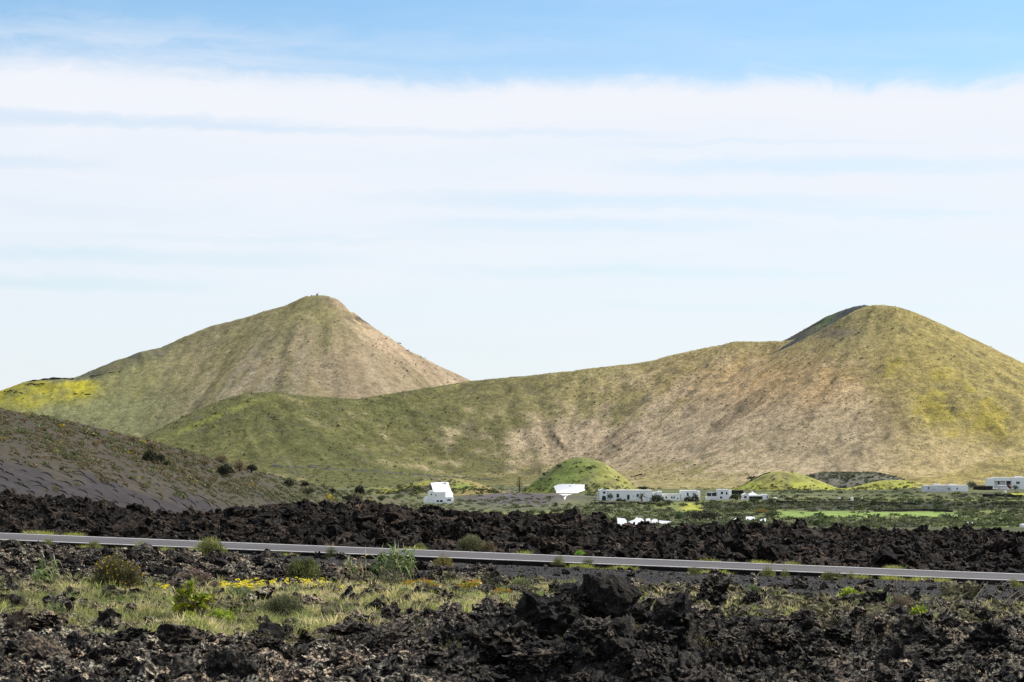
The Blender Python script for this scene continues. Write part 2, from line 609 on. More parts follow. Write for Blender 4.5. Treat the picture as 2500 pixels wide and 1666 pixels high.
# foreground lava ground
x, y = persp_grid(0, 1, 1060, 9.5, 89.9, 760)
uu = np.concatenate([np.linspace(-.62, -.262, 130, endpoint=False), np.linspace(-.26, .26, 800), np.linspace(.265, .62, 130)])
x = np.tile(uu, 760) * y
z = fg_height(x, y)
gravel, grass, px, row = fg_masks(x, y)
cm = np.stack([np.clip(grass * .72 + .12 * sstep(1500, 1560, row) * (px < 1000) * .8, 0, 1), lichen_shade(px, row), gravel], 1)
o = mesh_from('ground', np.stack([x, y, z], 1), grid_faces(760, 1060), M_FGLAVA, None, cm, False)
tag(o, 'rough black lava ground in the foreground with a cinder strip along the road', 'ground', None, 'structure')

# far lava field
x, y = persp_grid(-.40, .40, 1000, 96.4, 300, 420)
z = farlava_height(x, y)
o = mesh_from('ground', np.stack([x, y, z], 1), grid_faces(420, 1000), M_FARLAVA, None, np.tile((0., .3, 0.), (len(x), 1)), False)
tag(o, 'jagged brown black lava field stretching beyond the road', 'ground', None, 'structure')

# valley
x, y = persp_grid(-.40, .40, 620, 215, 3400, 420)
z = valley_height(x, y)
P, R = proj(x, y, z)
nz = fbm(x * .012, y * .008, o=4, s=101); nz2 = fbm(x * .05, y * .03, o=3, s=104)
G_ = np.array
col = np.tile((.135, .142, .075), (len(x), 1))
col = mixc(col, (.075, .085, .05), sstep(-.15, .35, nz + .6 * nz2))
col = mixc(col, (.22, .24, .07), sstep(.15, .5, nz2 - nz * .5) * .7)
ash = np.exp(-((P - 1260) / 130) ** 2 - ((R - 1218) / 16) ** 2)
col = mixc(col, (.115, .10, .105), np.clip(ash * 1.5 + nz2 * .5 * ash, 0, 1))
fld = sstep(1850, 1930, P) * (1 - sstep(2300, 2370, P)) * sstep(1247, 1252, R + 4 * nz2) * (1 - sstep(1264, 1268, R))
col = mixc(col, (.23, .32, .09), np.clip(fld, 0, 1))
fld2 = sstep(2270, 2330, P) * sstep(1264, 1268, R + 4 * nz2) * (1 - sstep(1284, 1290, R))
col = mixc(col, (.25, .32, .09), np.clip(fld2 * .85, 0, 1))
fld3 = sstep(1650, 1680, P) * (1 - sstep(1700, 1720, P)) * sstep(1225, 1232, R) * (1 - sstep(1246, 1250, R))
col = mixc(col, (.36, .36, .07), np.clip(fld3, 0, 1))
fld4 = sstep(880, 940, P) * (1 - sstep(1050, 1120, P)) * sstep(1170, 1176, R) * (1 - sstep(1200, 1206, R))
col = mixc(col, (.30, .30, .08), np.clip(fld4 * (.5 + nz2), 0, 1))
bank = sstep(1700, 1800, P) * sstep(1222, 1228, R) * (1 - sstep(1240, 1247, R))
col = mixc(col, (.055, .058, .042), np.clip(bank * .95, 0, 1))
yel = sstep(2440, 2470, P) * sstep(1203, 1206, R) * (1 - sstep(1211, 1214, R))
col = mixc(col, (.40, .40, .06), yel)
o = mesh_from('ground', np.stack([x, y, z], 1), grid_faces(420, 620), M_VALLEY, None, col, True)
tag(o, 'green valley floor of fields and scrub below the hills', 'ground', None, 'structure')

# cinder hill on the left
x, y = persp_grid(-.40, .03, 520, 225, 760, 340)
z = cinder_height(x, y)
P, R = proj(x, y, z)
nz = fbm(x * .09, y * .06, o=4, s=111)
veg = sstep(-.2, .25, nz + (np.interp(P, [0, 300, 560, 800], [1130, 1180, 1235, 1260]) - R) / 60.0)
col = np.tile((.053, .048, .051), (len(x), 1))
col = mixc(col, (.048, .041, .043), sstep(.0, .5, fbm(x * .3, y * .2, o=3, s=114)) * .5)
col = mixc(col, (.080, .069, .050), veg * .7)
col = mixc(col, (.13, .13, .072), sstep(560, 900, P) * .75)
o = mesh_from('hill', np.stack([x, y, z], 1), grid_faces(340, 520), M_CINDER, None, col, True)
tag(o, 'dark cinder hill at left sprinkled with shrubs and curved vine walls', 'hill', None, 'structure')


# ------------------------------------------------------------------ big volcanic hills
def densify(pts, step):
    P = [np.array(p, float) for p in pts]
    out = []
    for a, b in zip(P[:-1], P[1:]):
        n = max(1, int(np.linalg.norm(b - a) / step))
        for i in range(n):
            out.append(a + (b - a) * i / n)
    out.append(P[-1])
    return np.array(out)


def smooth_poly(pts, step):
    """resample a (px,row,Y) polyline through a light smoothing, in world space"""
    A = densify([tuple(at(*p)) for p in pts], step)
    k = np.array([.0, .15, .7, .15, .0])
    return np.stack([np.convolve(np.pad(A[:, i], 2, 'edge'), k, 'valid') for i in range(3)], 1)


def talus(x, y, ridges, s, zb, k=.09, ax=1.0):
    """slopes at the angle of repose below ridge lines"""
    best = np.full(x.shape, -1e9); dist = np.zeros(x.shape); tang = np.zeros(x.shape); rid = np.zeros(x.shape, int)
    acc = 0.0
    for ri, rd in enumerate(ridges):
        for i in range(len(rd)):
            X, Y, Z = rd[i]
            dx, dy = x - X, y - Y
            d = np.sqrt(ax * ax * dx * dx + dy * dy)
            d2 = np.sqrt(d * d + 36.0) - 6.0
            H = Z - zb
            t = 1 - s * d2 / H
            h = zb + H * np.where(t > 40 * k, t, k * np.log1p(np.exp(np.clip(t / k, -40, 40))))
            m = h > best
            best = np.where(m, h, best); dist = np.where(m, d, dist); rid = np.where(m, ri, rid)
            tang = np.where(m, acc + np.arctan2(dx, -dy) * 55.0, tang)
            if i: acc += float(np.linalg.norm(rd[i] - rd[i - 1]))
    return best, dist, tang, rid


BIG = [
    [(150, 1120, 1560), (370, 1064, 1600), (450, 1022, 1630), (540, 980, 1655), (600, 961, 1670), (660, 957, 1680), (760, 968, 1700), (870, 975, 1730), (1000, 955, 1760), (1145, 931, 1790), (1350, 911, 1810),
     (1500, 893, 1815), (1600, 881, 1815), (1660, 862, 1812), (1760, 842, 1810), (1800, 833, 1808), (1850, 834, 1805), (1940, 831, 1790), (1975, 829, 1785), (2020, 815, 1778), (2045, 803, 1772), (2075, 783, 1766), (2100, 763, 1760), (2118, 749, 1757), (2140, 744, 1756),
     (2175, 746, 1754), (2235, 767, 1752), (2300, 797, 1750), (2400, 845, 1750), (2500, 893, 1752), (2700, 985, 1760), (2900, 1080, 1770), (3000, 1120, 1780)],
    [(2112, 744, 1790), (2085, 750, 1830), (2045, 766, 1870), (2005, 792, 1905), (1962, 829, 1940), (1925, 862, 1970)],
]
FARH = [
    [(-700, 1075, 2500), (-300, 1020, 2500), (-60, 968, 2500), (0, 956, 2500), (66, 930, 2505), (138, 922, 2510), (184, 923, 2520), (270, 886, 2540), (352, 857, 2560), (400, 848, 2580), (439, 828, 2590), (515, 797, 2600),
     (612, 772, 2600), (704, 744, 2600), (750, 722, 2600), (790, 720.5, 2600), (811, 725, 2600), (836, 746, 2600), (908, 800, 2600), (989, 853, 2600), (1086, 902, 2600), (1150, 930, 2600), (1300, 1000, 2600), (1450, 1060, 2600)],
]


def big_hill(tag_, ridges, s, zb, x0, x1, y0, y1, res, seed, rough):
    nx, ny = int((x1 - x0) / res), int((y1 - y0) / res)
    X, Y = np.meshgrid(np.linspace(x0, x1, nx), np.linspace(y0, y1, ny))
    X, Y = X.ravel(), Y.ravel()
    rd = [smooth_poly(r, 4.5) for r in ridges]
    h, d, tg, rid = talus(X, Y, rd, s, zb, ax=1.0 if 'BIG' in tag_ else 1.45)
    hk = np.clip((h - zb - 2) / 25, 0, 1)
    H2 = h.reshape(ny, nx)
    for _ in range(3):
        for ax in (0, 1):
            c = np.cumsum(np.pad(H2, [(7, 6), (0, 0)] if ax == 0 else [(0, 0), (7, 6)], 'edge'), ax)
            H2 = (c[13:] - c[:-13]) / 13 if ax == 0 else (c[:, 13:] - c[:, :-13]) / 13
            H2 = np.pad(H2, [(0, ny - H2.shape[0]), (0, nx - H2.shape[1])], 'edge')
    w = sstep(8, 45, d)
    h = h * (1 - w) + H2.ravel() * w
    gul = fbm(tg * .055, d * .012, o=4, s=seed)
    n1 = fbm(X * .03, Y * .03, o=5, s=seed + 3)
    edge = sstep(0, 22, d)
    g2 = fbm(tg * .13 + .6 * n1, d * .011, o=3, s=seed + 12)
    h = h + hk * edge * rough * (-1.5 * sstep(.05, .45, g2) + .5 * sstep(.05, .4, -g2))
    h = h + hk * (rough * .75 * gul * edge + rough * .42 * n1 * (.5 + .5 * edge) + rough * .22 * vplane(X, Y, 7, seed + 5, .8) * (.6 + .4 * edge) + rough * .45 * fbm(X * .16, Y * .16, o=2, s=seed + 8))
    return X, Y, h, d, tg, gul, rid, (ny, nx)


X, Y, Z, D, TG, GU, RID, shp = big_hill('BIG', BIG, .58, HC - 23.6, -640, 760, 1420, 2080, 2.6, 201, 1.0)
P, R = proj(X, Y, Z)
n2 = fbm(X * .012, Y * .012, o=4, s=221); n3 = fbm(X * .09, Y * .09, o=3, s=224); st = fbm(TG * .16, D * .022, o=3, s=227)
olive = np.array((.31, .262, .125)); col = np.tile(olive, (len(X), 1))
# darker green left part
left = 1 - sstep(950, 1550, P + 130 * n2 + 60 * n3)
col = mixc(col, (.106, .113, .046), left * .94)
# tan bare slope under the saddle and towards the right base
tan = np.exp(-((P - 1900) / 330) ** 2 - ((R - 1010) / 130) ** 2) + .9 * np.exp(-((P - 1400) / 260) ** 2 - ((R - 1090) / 80) ** 2) + .8 * np.exp(-((P - 2150) / 300) ** 2 - ((R - 1120) / 60) ** 2)
tanm = np.clip(sstep(.22, .8, tan * 1.15 + .25 * n2 + .12 * st + .45 * n3), 0, 1)
col = mixc(col, (.485, .375, .255), tanm * .82)
orange = np.exp(-((P - 1900) / 260) ** 2 - ((R - 930) / 70) ** 2)
col = mixc(col, (.50, .33, .15), np.clip(orange * .7 + .3 * orange * st, 0, 1))
# yellow flowering patches on the right flank
yl = 1.15 * np.exp(-((P - 2175) / 62) ** 2 - ((R - 902) / 40) ** 2) + np.exp(-((P - 2290) / 90) ** 2 - ((R - 960) / 80) ** 2) + .45 * np.exp(-((P - 2400) / 110) ** 2 - ((R - 1030) / 70) ** 2) + .7 * np.exp(-((P - 2160) / 60) ** 2 - ((R - 752) / 14) ** 2) + .3 * np.exp(-((P - 2450) / 60) ** 2 - ((R - 960) / 50) ** 2)
col = mixc(col, (.37, .315, .04), np.clip(sstep(.45, .95, yl * .8 + .75 * n2 + .65 * n3 + .3 * st), 0, 1) * .75 * sstep(.12, .4, yl))
rightf = sstep(2050, 2250, P)
col = mixc(col, (.36, .285, .085), rightf * .45)
yg = sstep(.15, .5, n2 + .5 * n3) * (1 - rightf) * (1 - tanm * .6)
col = mixc(col, (.225, .21, .07), yg * .32 * (1 - .5 * left))
# crest at the far left spur: sunlight painted in as bright green
lg = np.exp(-((P - 530) / 110) ** 2) * sstep(0, 1, 1 - np.abs((R - np.interp(P, [370, 640], [1075, 965])) - 7) / 12)
col = mixc(col, (.33, .36, .08), np.clip(lg, 0, 1) * .45)
# streaks and rubble
rl = fbm(TG * .15 + .5 * n3, D * .014, o=3, s=229)
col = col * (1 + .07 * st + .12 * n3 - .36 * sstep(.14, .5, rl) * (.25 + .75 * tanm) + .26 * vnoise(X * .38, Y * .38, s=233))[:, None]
col = mixc(col, (.11, .10, .07), np.clip(sstep(.28, .5, fbm(X * .14, Y * .14, o=2, s=231)), 0, 1) * .45)
# crater wall at the summit, its shade painted in dark grey
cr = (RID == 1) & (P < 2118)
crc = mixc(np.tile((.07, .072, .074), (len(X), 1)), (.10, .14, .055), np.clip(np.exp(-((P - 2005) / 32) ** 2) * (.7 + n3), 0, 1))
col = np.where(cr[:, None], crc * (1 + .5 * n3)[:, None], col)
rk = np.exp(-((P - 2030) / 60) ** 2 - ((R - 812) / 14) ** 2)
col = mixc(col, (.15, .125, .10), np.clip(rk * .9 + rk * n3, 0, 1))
gl = np.exp(-((P - np.interp(R, [1040, 1110], [1335, 1385])) / 7) ** 2) * sstep(1045, 1060, R) * (1 - sstep(1095, 1110, R))
col = mixc(col, (.03, .03, .026), np.clip(gl, 0, 1))
BIGSURF = (X, Y, Z, shp)
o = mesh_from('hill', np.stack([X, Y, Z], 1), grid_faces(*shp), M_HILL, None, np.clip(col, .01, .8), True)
tag(o, 'long olive green volcanic hill with a rounded peak at right', 'hill', None, 'structure')

X, Y, Z, D, TG, GU, N1, shp = big_hill('FAR', FARH, .60, HC - 25, -1150, 420, 2150, 2900, 3.4, 301, 1.3)
P, R = proj(X, Y, Z)
n2 = fbm(X * .010, Y * .010, o=4, s=321); n3 = fbm(X * .07, Y * .07, o=3, s=324); st = fbm(TG * .13, D * .014, o=3, s=327)
col = np.tile((.245, .215, .118), (len(X), 1))  # base colour desaturated to paint in distance haze
tan = np.interp(P, [300, 600, 760, 900, 1000], [.1, .35, .45, .85, 1.0]) + np.interp(R, [740, 800, 900, 980], [-.5, -.15, .2, .1])
tanm = np.clip(sstep(.3, .95, tan + .45 * st + .35 * n2 + .25 * n3), 0, 1)
col = mixc(col, (.345, .268, .178), tanm * .8)
rs = sstep(0, 1, 1 - np.abs(P - np.interp(R, [740, 800, 853, 930], [830, 890, 960, 1110])) / 55.0)
col = mixc(col, (.46, .345, .235), rs * .8)
rk = np.exp(-((P - np.interp(R, [728, 800], [812, 893])) / 20) ** 2) * sstep(728, 736, R) * (1 - sstep(795, 806, R))
col = mixc(col, (.105, .085, .08), np.clip(rk * (.75 + 2.6 * fbm(X * .05, Y * .05 + Z * .12, o=3, s=345)), 0, 1))
lf = (1 - sstep(330, 480, P))
col = mixc(col, (.195, .20, .10), lf * .8)
dk = (1 - sstep(-4, 10, R - np.interp(P, [184, 300, 400, 440], [922, 902, 868, 830]) + 5 * n3)) * sstep(180, 215, P) * (1 - sstep(380, 440, P))
col = mixc(col, (.10, .102, .085), np.clip(dk * .9, 0, 1))
yl = sstep(926, 934, R + 6 * n3 + (P - 150) * .0) * (1 - sstep(985, 1025, R + .12 * P + 22 * n2)) * (1 - sstep(205, 300, P + 55 * n3 + 60 * n2))
col = mixc(col, (.50, .44, .022), np.clip(yl * (.75 + .6 * n2 + .5 * n3), 0, 1) * .85)
gr = (1 - sstep(560, 760, P)) * sstep(960, 1000, R)
col = mixc(col, (.26, .27, .125), np.clip(gr * (.5 + n2 * 1.2), 0, 1))  # paler hill foot: haze painted into the colour
yg = sstep(.15, .45, n2 + .4 * n3) * (1 - tanm * .5)
col = mixc(col, (.30, .27, .10), yg * .35)
st2 = fbm(TG * .17 + .5 * n3, D * .006, o=3, s=341) * sstep(790, 880, R) * sstep(380, 560, P)
col = mixc(col, (.40, .33, .235), np.clip(sstep(.12, .5, st2), 0, 1) * .55)
col = col * (1 + .30 * np.minimum(st2, 0) + .16 * st + .08 * n3 + .22 * vnoise(X * .29, Y * .29, s=333))[:, None]
FARSURF = (X, Y, Z, shp)
o = mesh_from('hill', np.stack([X, Y, Z], 1), grid_faces(*shp), M_HILLFAR, None, np.clip(col, .01, .8), True)
tag(o, 'pointed distant volcanic hill at left with a tan right flank and yellow field', 'hill', None, 'structure')


# small mounds in the valley
MOUND_F = []
def mound(px, row_top, row_base, hw_l, hw_r, Y, depth, label, colf, power=1.0, seed=0, flat=0.0):
    top = at(px, row_top, Y)
    zb = valley_base(np.array([top.x]), np.array([Y]))[0]
    H = top.z - zb
    kx = Y / F
    nr, na = 46, 120
    r = np.linspace(0, 1.25, nr)[:, None]; a = np.linspace(0, 2 * PI, na)[None, :]
    cx = np.cos(a); sx = np.where(cx < 0, hw_l, hw_r) * kx
    X = top.x + r * cx * sx; Yv = Y + r * np.sin(a) * depth
    rr = np.clip(np.clip(r - flat, 0, 9) / (1 - flat), 0, 1)
    prof = np.maximum(np.cos(PI / 2 * rr), 0) ** (1.2 * power)
    prof = np.broadcast_to(prof, X.shape)
    Z = zb + H * prof - .8 * sstep(1.0, 1.25, np.broadcast_to(r, X.shape)) - .05
    Z = Z + (.6 * fbm(X * .09, Yv * .09, o=4, s=400 + seed)) * sstep(.0, .3, np.broadcast_to(r, X.shape))
    X, Yv, Z = X.ravel(), Yv.ravel(), Z.ravel()
    P, R = proj(X, Yv, Z)
    col = np.clip(colf(P, R, X, Yv), .01, .8)
    o = mesh_from('hill', np.stack([X, Yv, Z], 1), grid_faces(nr, na), M_MOUND, None, col, True)
    tag(o, label, 'hill', None, 'structure')
    def hf(x, y):
        dx = x - top.x
        rad = np.sqrt((dx / (np.where(dx < 0, hw_l, hw_r) * kx)) ** 2 + ((y - Y) / depth) ** 2)
        q = np.clip(np.clip(rad - flat, 0, 9) / (1 - flat), 0, 1)
        return np.where(rad < 1.2, zb + H * np.maximum(np.cos(PI / 2 * q), 0) ** (1.2 * power) - .8 * sstep(1., 1.25, rad), -1e3)
    MOUND_F.append(hf)
    return hf


def colA(P, R, X, Y):
    n = fbm(X * .06, Y * .06, o=4, s=501); n3 = fbm(X * .3, Y * .3, o=3, s=503)
    c = np.tile((.175, .215, .065), (len(P), 1))
    c = mixc(c, (.32, .30, .10), np.clip(sstep(1380, 1500, P + 60 * n), 0, 1) * .8)
    c = mixc(c, (.36, .35, .06), np.clip(sstep(1180, 1215, R + 18 * n) * (1 - sstep(1300, 1400, P)), 0, 1))
    c = mixc(c, (.17, .14, .10), np.clip(sstep(.12, .4, fbm(X * .1, Y * .1, o=4, s=505)), 0, 1) * .5)
    return c * (1 + .45 * n3)[:, None]


def colB(P, R, X, Y):
    n = fbm(X * .06, Y * .06, o=4, s=511)
    c = np.tile((.29, .29, .09), (len(P), 1))
    c = mixc(c, (.36, .37, .07), np.clip(sstep(1168, 1182, R + 10 * n), 0, 1) * .7)
    c = mixc(c, (.33, .26, .12), np.clip(sstep(0., .35, n), 0, 1) * .35)
    c = mixc(c, (.17, .15, .09), np.clip(sstep(.1, .35, fbm(X * .12, Y * .12, o=4, s=515)), 0, 1) * .5)
    return c * (1 + .4 * fbm(X * .3, Y * .3, o=3, s=513))[:, None]


def colE(P, R, X, Y):
    n = fbm(X * .06, Y * .06, o=4, s=531); n3 = fbm(X * .25, Y * .25, o=3, s=533)
    c = np.tile((.20, .19, .085), (len(P), 1))
    c = mixc(c, (.30, .23, .10), sstep(1080, 1140, P) * .7)
    c = mixc(c, (.20, .26, .06), np.exp(-((P - 1130) / 26) ** 2 - ((R - 1188) / 9) ** 2))
    c = mixc(c, (.36, .35, .06), np.clip(np.exp(-((R - np.interp(P, [960, 1060], [1200, 1176])) / 5) ** 2) * (P < 1060), 0, 1) * .8)
    c = mixc(c, (.09, .08, .08), np.clip(sstep(.1, .4, n) * (P < 1070), 0, 1) * .7)
    return c * (1 + .35 * n3)[:, None]


def colD(P, R, X, Y):
    n = fbm(X * .06, Y * .06, o=4, s=521)
    return np.tile((.165, .16, .125), (len(P), 1)) * (1 + .5 * n)[:, None]


mA = mound(1420, 1117, 1198, 150, 152, 1330, 42, 'smooth bright green cone hill beside the long white house', colA, .95, 1)
mB = mound(1905, 1151, 1190, 120, 150, 1420, 34, 'low rounded green mound left of the dark scrubby rise', colB, 1.0, 2)
mC = mound(2188, 1172, 1190, 125, 120, 1400, 26, 'small flat yellow green mound left of the long weathered house', colB, 1.0, 3)
mD = mound(2075, 1155, 1186, 190, 175, 1475, 30, 'dark scrub covered rise between two green mounds', colD, .8, 4, .25)
mE = mound(1090, 1166, 1198, 190, 160, 1260, 40, 'low tan and green mound behind the small white house', colE, 1.0, 5)


def settle(x, y):
    """ground height in the valley including the mounds"""
    x = np.asarray(x, float); y = np.asarray(y, float)
    z = valley_height(x, y)
    for hf in MOUND_F: z = np.maximum(z, hf(x, y))
    return z


def settle_smooth(x, y):
    z = valley_base(x, y)
    for hf in (mA, mE): z = np.maximum(z, hf(x, y))
    return z


# ------------------------------------------------------------------ road
def road():
    xs = np.linspace(-60, 60, 241)
    def ribbon(name, y0, y1, dz, mat, ny=2, skirt=0.0, wob=0.0):
        V = []
        ysn = np.linspace(y0, y1, ny)
        rows = []
        for yy in ysn:
            rows.append(np.stack([xs, np.full_like(xs, yy) + wob * fbm(xs * .7, xs * 0 + yy, o=2, s=int(yy * 10)), z_road(xs) + dz + .012 * fbm(xs * .12, xs * 0, o=2, s=7)], 1))
        if skirt:
            a = rows[0].copy(); a[:, 2] -= skirt; a[:, 1] -= .22; rows.insert(0, a)
            b = rows[-1].copy(); b[:, 2] -= skirt; b[:, 1] += .12; rows.append(b)
        V = np.concatenate(rows)
        return mesh_from(name, V, grid_faces(len(rows), len(xs)), mat)
    r = ribbon('road', 90.0, 96.6, 0, M_ASPHALT, 6, .0)
    tag(r, 'narrow grey asphalt road crossing the lava field', 'road', None, 'structure')
    for yy, lab in ((90.35, 'white edge line along the near side of the road'), (95.85, 'white edge line along the far side of the road')):
        l = ribbon('road_marking', yy, yy + .25 if yy < 92 else yy + .26, .006, M_LINE, 2, 0, .02)
        tag(l, lab, 'road marking', None, 'structure')
    # embankment under the asphalt edge
    V = []
    for yy, dz in ((89.62, -.62), (89.86, -.26), (89.97, -.05), (90.01, -.004), (96.58, -.004), (96.6, -.05), (97.2, -.5)):
        nzz = .05 * fbm(xs * 2.5, xs * 0 + yy, o=3, s=3) if dz < -.1 else 0
        V.append(np.stack([xs, np.full_like(xs, yy), z_road(xs) + dz + nzz], 1))
    e = mesh_from('road_embankment', np.concatenate(V), grid_faces(7, len(xs)), M_BANK)
    tag(e, 'dark low stone bank carrying the road', 'embankment', None, 'structure')


road()


# ------------------------------------------------------------------ rock templates
def ico(sub):
    bm = bmesh.new(); bmesh.ops.create_icosphere(bm, subdivisions=sub, radius=1.0)
    V = np.array([v.co[:] for v in bm.verts]); Fc = np.array([[v.index for v in f.verts] for f in bm.faces])
    bm.free()
    return V, Fc


ICO = {k: ico(k) for k in (1, 2, 3, 4)}


def rock_template(sub, seed, cuts=9, rough=.22, spiky=.0):
    V, Fc = ICO[sub]; V = V.copy()
    r = np.random.default_rng(seed)
    V = V * (1 + .42 * fbm(V[:, 0] * 1.1 + seed, V[:, 1] * 1.1, V[:, 2] * 1.1, o=2, s=seed))[:, None]
    for _ in range(cuts):
        n = r.normal(size=3); n /= np.linalg.norm(n)
        d = r.uniform(.5, .85)
        k = V @ n - d
        V = V - np.where(k > 0, k, 0)[:, None] * n[None, :] * .92
    V = V * (1 + rough * fbm(V[:, 0] * 3, V[:, 1] * 3 + seed, V[:, 2] * 3, o=3, s=seed + 5))[:, None]
    if spiky:
        b = np.abs(fbm(V[:, 0] * 4.5, V[:, 1] * 4.5, V[:, 2] * 4.5 + seed, o=3, s=seed + 9))
        V = V * (1 + spiky * (b - .2))[:, None]
    return V, Fc


RT = {k: [rock_template(k, 50 + i + k * 10, cuts=6 + i, rough=.30, spiky=.62 if k > 2 else .25) for i in range(7)] for k in (1, 2, 3, 4)}


def rotmats(n, full=True, g=rng):
    if full:
        q = g.normal(size=(n, 4)); q /= np.linalg.norm(q, axis=1)[:, None]
        w, a, b, c = q.T
        return np.stack([np.stack([1 - 2 * (b * b + c * c), 2 * (a * b - c * w), 2 * (a * c + b * w)], 1),
                         np.stack([2 * (a * b + c * w), 1 - 2 * (a * a + c * c), 2 * (b * c - a * w)], 1),
                         np.stack([2 * (a * c - b * w), 2 * (b * c + a * w), 1 - 2 * (a * a + b * b)], 1)], 1)
    t = g.uniform(0, 2 * PI, n); c, s = np.cos(t), np.sin(t); o = np.zeros(n); l = np.ones(n)
    return np.stack([np.stack([c, -s, o], 1), np.stack([s, c, o], 1), np.stack([o, o, l], 1)], 1)


def scatter(name, temps, P, S, mat, full=True, cols=None, squash=None, smooth=False, tcols=None):
    """one merged mesh of many copies"""
    n = len(P)
    pick = rng.integers(0, len(temps), n)
    Rm = rotmats(n, full)
    S = np.asarray(S, float)
    if S.ndim == 1: S = np.stack([S, S, S], 1)
    VV, FF, CC, off = [], [], [], 0
    for t in range(len(temps)):
        idx = np.where(pick == t)[0]
        if not len(idx): continue
        V, Fc = temps[t][0], temps[t][1]
        if full:
            W = np.einsum('nij,vj->nvi', Rm[idx], V) * S[idx][:, None, :]
        else:
            W = np.einsum('nij,nvj->nvi', Rm[idx], V[None] * S[idx][:, None, :])
        W = W + P[idx][:, None, :]
        k = len(V)
        VV.append(W.reshape(-1, 3))
        FF.append((Fc[None] + (np.arange(len(idx)) * k)[:, None, None]).reshape(-1, 3) + off)
        off += len(idx) * k
        c = np.ones((len(idx), k, 3)) if cols is None else np.broadcast_to(cols[idx][:, None, :], (len(idx), k, 3))
        if len(temps[t]) > 2: c = c * temps[t][2][None]
        CC.append(c.reshape(-1, 3))
    return mesh_from(name, np.concatenate(VV), np.concatenate(FF), mat, None, np.concatenate(CC), smooth)


def uni_polar(n, u0, u1, y0, y1):
    yy = np.sqrt(rng.uniform(y0 ** 2, y1 ** 2, n)); u = rng.uniform(u0, u1, n)
    return u * yy, yy


# foreground rubble
def fg_rubble():
    x, y = uni_polar(30000, -.26, .26, 17, 83)
    gravel, grass, px, row = fg_masks(x, y)
    dens = np.where(gravel < .35, 1, .05) * (1 - (.55 - .25 * sstep(.03, .06, x / y)) * grass)
    keep = rng.uniform(size=len(x)) < dens * np.interp(y, [17, 45, 86], [1, .9, .55])
    x, y, gr = x[keep], y[keep], grass[keep]
    n = len(x)
    r = np.exp(rng.normal(-2.8, .55, n)) * np.interp(y, [17, 40, 70, 86], [.85, 1.0, 1.35, 1.1])
    r = np.clip(r, .025, .23)
    z = fg_height(x, y) + r * .25
    S = np.stack([r * rng.uniform(.8, 1.3, n), r * rng.uniform(.8, 1.3, n), r * rng.uniform(.6, 1.15, n)], 1)
    c = np.zeros((n, 3)); c[:, 0] = np.where(gr > .3, np.where(x / y > .03, rng.choice([.15, .35, .5], n), rng.choice([.02, .2, .4], n)), .03); c[:, 1] = np.clip(lichen_shade(1250 + F * x / y, plane_row(1250 + F * x / y, y)) * rng.choice([.25, .6, 1.0, 1.5], n), 0, 1.4)
    P = np.stack([x, y, z], 1)
    big = r > .062
    out = []
    o = scatter('lava_rubble', RT[3], P[big], S[big], M_FGLAVA, True, c[big]); out.append(o)
    tag(o, 'heaped black clinker lava rubble on the foreground ground', 'lava rubble', None, 'stuff')
    o = scatter('lava_rubble', RT[2], P[~big], S[~big], M_FGLAVA, True, c[~big])
    tag(o, 'small crumbly lava fragments filling gaps of the foreground', 'lava rubble', None, 'stuff')
    # tiny clinker everywhere in the near part
    x, y = uni_polar(16000, -.25, .25, 18, 60)
    gravel, grass, px, row = fg_masks(x, y)
    keep = rng.uniform(size=len(x)) < (1 - gravel) * (1 - .6 * grass)
    x, y, gr = x[keep], y[keep], grass[keep]
    n = len(x)
    r = rng.uniform(.018, .055, n)
    P = np.stack([x, y, fg_height(x, y) + r * .3], 1)
    c = np.zeros((n, 3)); c[:, 0] = np.where(gr > .3, .3, .03); c[:, 1] = np.clip(lichen_shade(1250 + F * x / y, plane_row(1250 + F * x / y, y)) * rng.choice([.25, .6, 1.0, 1.5], n), 0, 1.4)
    o = scatter('lava_rubble', RT[2][:4], P, r, M_FGLAVA, True, c)
    tag(o, 'fine lava crumbs scattered between foreground rocks and grass', 'lava rubble', None, 'stuff')
    # cinder gravel strip
    x, y = uni_polar(16000, -.26, .26, 58, 89.5)
    gravel, grass, px, row = fg_masks(x, y)
    keep = gravel > .5
    x, y = x[keep], y[keep]; n = len(x)
    r = np.exp(rng.normal(-4.1, .35, n))
    c = np.zeros((n, 3)); c[:, 2] = 1; c[:, 1] = .6
    o = scatter('cinder_gravel', RT[1][:4], np.stack([x, y, fg_height(x, y) + r * .3], 1), r, M_FGLAVA, True, c)
    tag(o, 'fine black cinder gravel on the strip beside the road', 'gravel', None, 'stuff')


fg_rubble()


def far_rubble():
    x, y = uni_polar(22000, -.28, .28, 98, 232)
    n = len(x)
    r = np.clip(np.exp(rng.normal(-1.45, .52, n)), .09, .75) * np.interp(y, [98, 140, 238], [.8, .95, 1.05])
    z = farlava_height(x, y) + r * .15
    S = np.stack([r * rng.uniform(.8, 1.35, n), r * rng.uniform(.8, 1.3, n), r * rng.uniform(.6, 1.25, n)], 1)
    P = np.stack([x, y, z], 1); c = np.zeros((n, 3)); c[:, 1] = .6 * rng.uniform(size=n) ** 2
    big = r > .24
    o = scatter('lava_rubble', RT[3], P[big], S[big], M_FARLAVA, True, c[big])
    tag(o, 'jagged brown lava blocks heaped across the field behind the road', 'lava rubble', None, 'stuff')
    o = scatter('lava_rubble', RT[2], P[~big], S[~big], M_FARLAVA, True, c[~big])
    tag(o, 'small lava debris between the blocks behind the road', 'lava rubble', None, 'stuff')


far_rubble()

